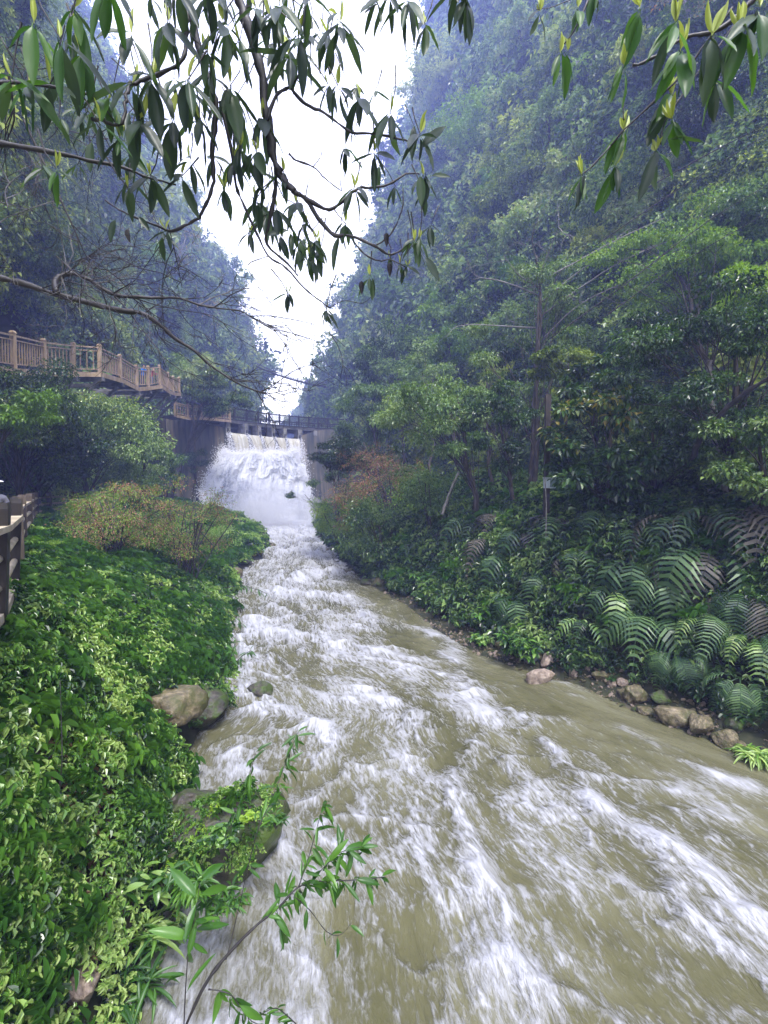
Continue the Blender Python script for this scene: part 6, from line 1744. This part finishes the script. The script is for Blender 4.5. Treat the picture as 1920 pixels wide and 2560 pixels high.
twigs_from(bb_, p2, 20, .55, rgt, .0035, .01, bias=(.35, 0, 0)); twigs_from(bb_, p1, 16, .4, rgt, .003, .02, bias=(.3, 0, 0))
b3 = empty('bare_bough', tuple(P(210, 600, 2.4)), 'thin dark stems slanting down through the upper left foliage', 'branch')
for q, r0 in (([(60, 300), (120, 430), (180, 560), (215, 640), (240, 690)], .006), ([(20, 180), (35, 300), (0, 380)], .006), ([(190, 150), (200, 240), (255, 330), (300, 420)], .004), ([(140, 640), (230, 700), (330, 660)], .003), ([(0, 90), (90, 250), (150, 330)], .003), ([(215, 640), (300, 700), (355, 775)], .003), ([(420, 560), (440, 640), (455, 720)], .003), ([(20, 520), (15, 470), (60, 430)], .004)):
    pp_ = branch(b3, q, r0, .0015, 2.3, 2.5); twigs_from(b3, pp_, 5, .45, rgt, .002, .02)
# pale bare shrub and leaning stems across the right slope
bs = empty('bare_tree', tuple(P(1345, 1100, 21)), 'leafless tree with pale thin limbs fanned out over the dark right slope', 'tree')
trk = branch(bs, [(1320, 1290), (1330, 1150), (1335, 1000), (1345, 880), (1352, 780), (1348, 700), (1340, 640)], .11, .04, 19.5, 21, M['bark'], 'trunk')
for q in ([(1348, 740), (1290, 715), (1240, 700), (1190, 690), (1170, 655)], [(1350, 720), (1300, 690), (1260, 640)], [(1350, 760), (1420, 700), (1500, 640), (1540, 600)], [(1348, 730), (1360, 700), (1440, 655), (1540, 600), (1660, 545)], [(1345, 700), (1380, 610), (1400, 560)], [(1352, 790), (1450, 720), (1560, 650), (1700, 590), (1800, 530)],
          [(1340, 820), (1260, 815), (1160, 810)], [(1355, 850), (1450, 760), (1600, 690)], [(1345, 660), (1330, 600), (1345, 540)]):
    pp_ = branch(bs, q, .035, .01, 21, 19, M['bark_pale'], 'limb'); twigs_from(bs, pp_, 4, 1.3, rgt, .014, .0, M['bark_pale'], 1)
vn = empty('creeper', tuple(P(1700, 620, 16)), 'long thin vine stems slanting across the upper right slope', 'vine')
for q in ([(1370, 850), (1550, 720), (1760, 560), (1940, 450)], [(1480, 620), (1700, 470), (1930, 330)], [(1500, 800), (1700, 660), (1940, 520)], [(1600, 480), (1780, 380), (1940, 300)], [(1250, 1130), (1600, 930), (1930, 760)], [(1590, 1060), (1750, 960), (1930, 820)]):
    branch(vn, q, .02, .008, 17, 14, M['bark'], 'stem')
mt_ = empty('mossy_trunk', tuple(P(1822, 1262, 11)), 'mossy slanting trunk standing alone above the ferns near the right edge', 'tree trunk')
branch(mt_, [(1835, 1270), (1812, 1220), (1800, 1150), (1780, 1080), (1778, 1000), (1775, 900)], .075, .05, 11.2, 11.6, M['bark_pale'], 'trunk')
br_ = empty('leaning_branch', tuple(P(1700, 1120, 10)), 'dark branch sweeping up to the right edge in front of the canopy', 'branch')
branch(br_, [(1730, 1150), (1760, 1080), (1820, 1020), (1880, 970), (1950, 930)], .06, .04, 10.5, 9, M['bark_dark'])
stk = empty('broken_stick', tuple(P(1105, 1283, 18)), 'pale broken stick leaning in front of the round glossy tree', 'stick')
branch(stk, [(1105, 1285), (1120, 1240), (1145, 1182)], .05, .035, 18, 18, M['bark_pale'], 'stick')

# ------------------------------------------------------------------ sapling in the lower foreground
sp_ = empty('sapling', tuple(P(450, 2580, 1.9)), 'thin willow leaved sapling leaning out over the river in the lower foreground', 'sapling')
SL = [leaf_mesh(31 + i, W=.2 + .03 * i, droop=.15 + .1 * i, curl=.3, mat=M['leaf_sap']) for i in range(4)]
def sap(lst, r0, r1, D0, D1, n, Lpx, start=.2):
    pts = branch(sp_, lst, r0, r1, D0, D1, M['bark_dark'], 'stem', .2)
    rg = np.random.default_rng(abs(int(lst[0][0])))
    n = int(n * 1.5); Lpx *= 1.25
    for i in range(n):
        t = start + (1 - start) * (i + rg.random()) / n; j = min(int(t * (len(pts) - 1)), len(pts) - 2)
        p = pts[j] + (pts[j + 1] - pts[j]) * rg.random(); d = norm((pts[j + 1] - pts[j])[None])[0]
        dd = d * .4 + rdirs(1, rg)[0] * .7 + np.array((0, 0, -.55))
        place_leaf(sp_, SL[rg.integers(0, 4)], p, dd, rdirs(1, rg)[0] * .5 + np.array((0, -.3, 1)), Lpx / F * D0 * rg.uniform(.6, 1.2))
sap([(450, 2600), (503, 2479), (555, 2403), (625, 2328), (694, 2270), (746, 2218), (799, 2203), (868, 2201), (960, 2193)], .008, .0022, 1.9, 2.3, 46, 52, .45)
sap([(746, 2218), (770, 2149), (799, 2045), (812, 2010)], .0025, .0012, 2.1, 2.2, 20, 44, .1)
sap([(799, 2180), (851, 2131), (914, 2115)], .0025, .0012, 2.2, 2.3, 26, 48, .1)
sap([(735, 2241), (775, 2276), (816, 2328), (851, 2337), (880, 2305)], .0022, .001, 2.1, 2.2, 4, 40, .0)
sap([(458, 2600), (469, 2397), (485, 2300), (500, 2210)], .003, .0015, 2.0, 2.2, 12, 75, .2)
sap([(565, 2400), (590, 2300), (640, 2090), (683, 1990), (715, 1905), (745, 1830)], .003, .0012, 2.1, 2.6, 34, 42, .3)
sap([(521, 2473), (573, 2484), (602, 2519), (631, 2554), (680, 2570)], .003, .001, 1.9, 1.9, 14, 55, .1)
sap([(740, 2560), (690, 2520), (650, 2540)], .002, .001, 1.9, 2, 14, 40, .0)
sap([(690, 2270), (700, 2310), (706, 2340)], .0018, .001, 2.1, 2.1, 5, 55, .4)
sap([(560, 2100), (600, 2010), (640, 1880)], .002, .001, 2.6, 2.7, 12, 40, .3)
s2 = empty('sapling', tuple(P(530, 1720, 8)), 'wispy twig with few leaves standing at the left water edge above the boulders', 'sapling')
sp_ = s2
sap([(535, 1718), (570, 1660), (590, 1600)], .008, .004, 8.2, 8.2, 12, 20, .3); sap([(555, 1690), (600, 1645), (628, 1625)], .006, .003, 8.2, 8.2, 14, 18, .3)
s3 = empty('sapling', tuple(P(560, 1460, 16)), 'low twig reaching from the bank over the rapids upstream', 'sapling')
sp_ = s3
sap([(560, 1470), (610, 1465), (670, 1485)], .014, .006, 16, 16, 16, 14, .2); sap([(555, 1520), (590, 1545), (605, 1560)], .01, .005, 14, 14, 8, 14, .2)
for j, (a, b_) in enumerate((((135, 2110), (150, 1700)), ((20, 2020), (150, 1850)), ((60, 2500), (90, 2300)))):
    s4 = empty('bare_sapling', tuple(P(*a, 4.0)), ['tall thin dark stem rising from the lower left ground cover', 'slanting dark twig low at the left edge', 'short dark twig in the bottom left corner'][j], 'stem')
    branch(s4, [a, ((a[0] + b_[0]) / 2 + 12, (a[1] + b_[1]) / 2), b_], .007, .003, 4.0, 4.3, M['bark_dark'], 'stem')
# fine spray over the foot of the fall
def spray():
    m = bpy.data.materials.new('spray'); m.use_nodes = True; t = m.node_tree
    for n in list(t.nodes): t.nodes.remove(n)
    o = t.nodes.new('ShaderNodeOutputMaterial'); v = t.nodes.new('ShaderNodeVolumePrincipled')
    v.inputs['Color'].default_value = (.93, .94, 1, 1); v.inputs['Density'].default_value = .24
    t.links.new(v.outputs[0], o.inputs['Volume'])
    for c, r_ in (((-13.0, 45.5, -2.7), (6.5, 4.2, 2.0)), ((-12.6, 47.0, -1.2), (5.6, 3.4, 2.6))):
        me = rock_mesh('spray', 91, m, 3, .3, 1, .9)
        ob = link('spray_mist', me, None, c, 'stuff'); ob.scale = tuple(2 * q for q in r_)
spray()
# moss and small herbs carpeting the mossy rock
def rock_carpet():
    rg = np.random.default_rng(17); n = 0
    bpy.context.view_layer.update()
    dg = bpy.context.evaluated_depsgraph_get()
    o = mr; P_, N_ = [], []
    me = o.data; mw = o.matrix_world
    cand = rg.integers(0, len(me.polygons), 900)
    for k in cand:
        p = me.polygons[int(k)]; nrm = (mw.to_3x3() @ p.normal).normalized(); c = mw @ p.center
        if nrm.z < .25 or (c.x > mw.translation.x + .12 and rg.random() < .55): continue
        P_.append(c[:]); N_.append(nrm[:]); n += 1
        if n > 60: break
    s = rg.uniform(.28, .5, n)
    N_ = norm(np.array(N_) + np.array((0, 0, .4)))
    scatter('moss', np.array(P_), eul_to(N_, rg.uniform(0, 6, n)), np.stack([s, s, s * rg.uniform(.8, 1.6, n)], 1), rg.choice([0, 1, 3, 4, 4, 2], n), CV)
rock_carpet()
# ------------------------------------------------------------------ damp air in the gorge
def build_haze():
    m = bpy.data.materials.new('haze'); m.use_nodes = True
    t = m.node_tree
    for n in list(t.nodes): t.nodes.remove(n)
    o = t.nodes.new('ShaderNodeOutputMaterial'); v = t.nodes.new('ShaderNodeVolumePrincipled')
    v.inputs['Color'].default_value = (.40, .47, 1.0, 1)
    v.inputs['Density'].default_value = .0033
    v.inputs['Anisotropy'].default_value = .2
    t.links.new(v.outputs[0], o.inputs['Volume'])
    b = MB(); b.box((0, 82, 71.5), (250, 260, 159.4))
    h = b.build('haze', m, kind='stuff')
build_haze()
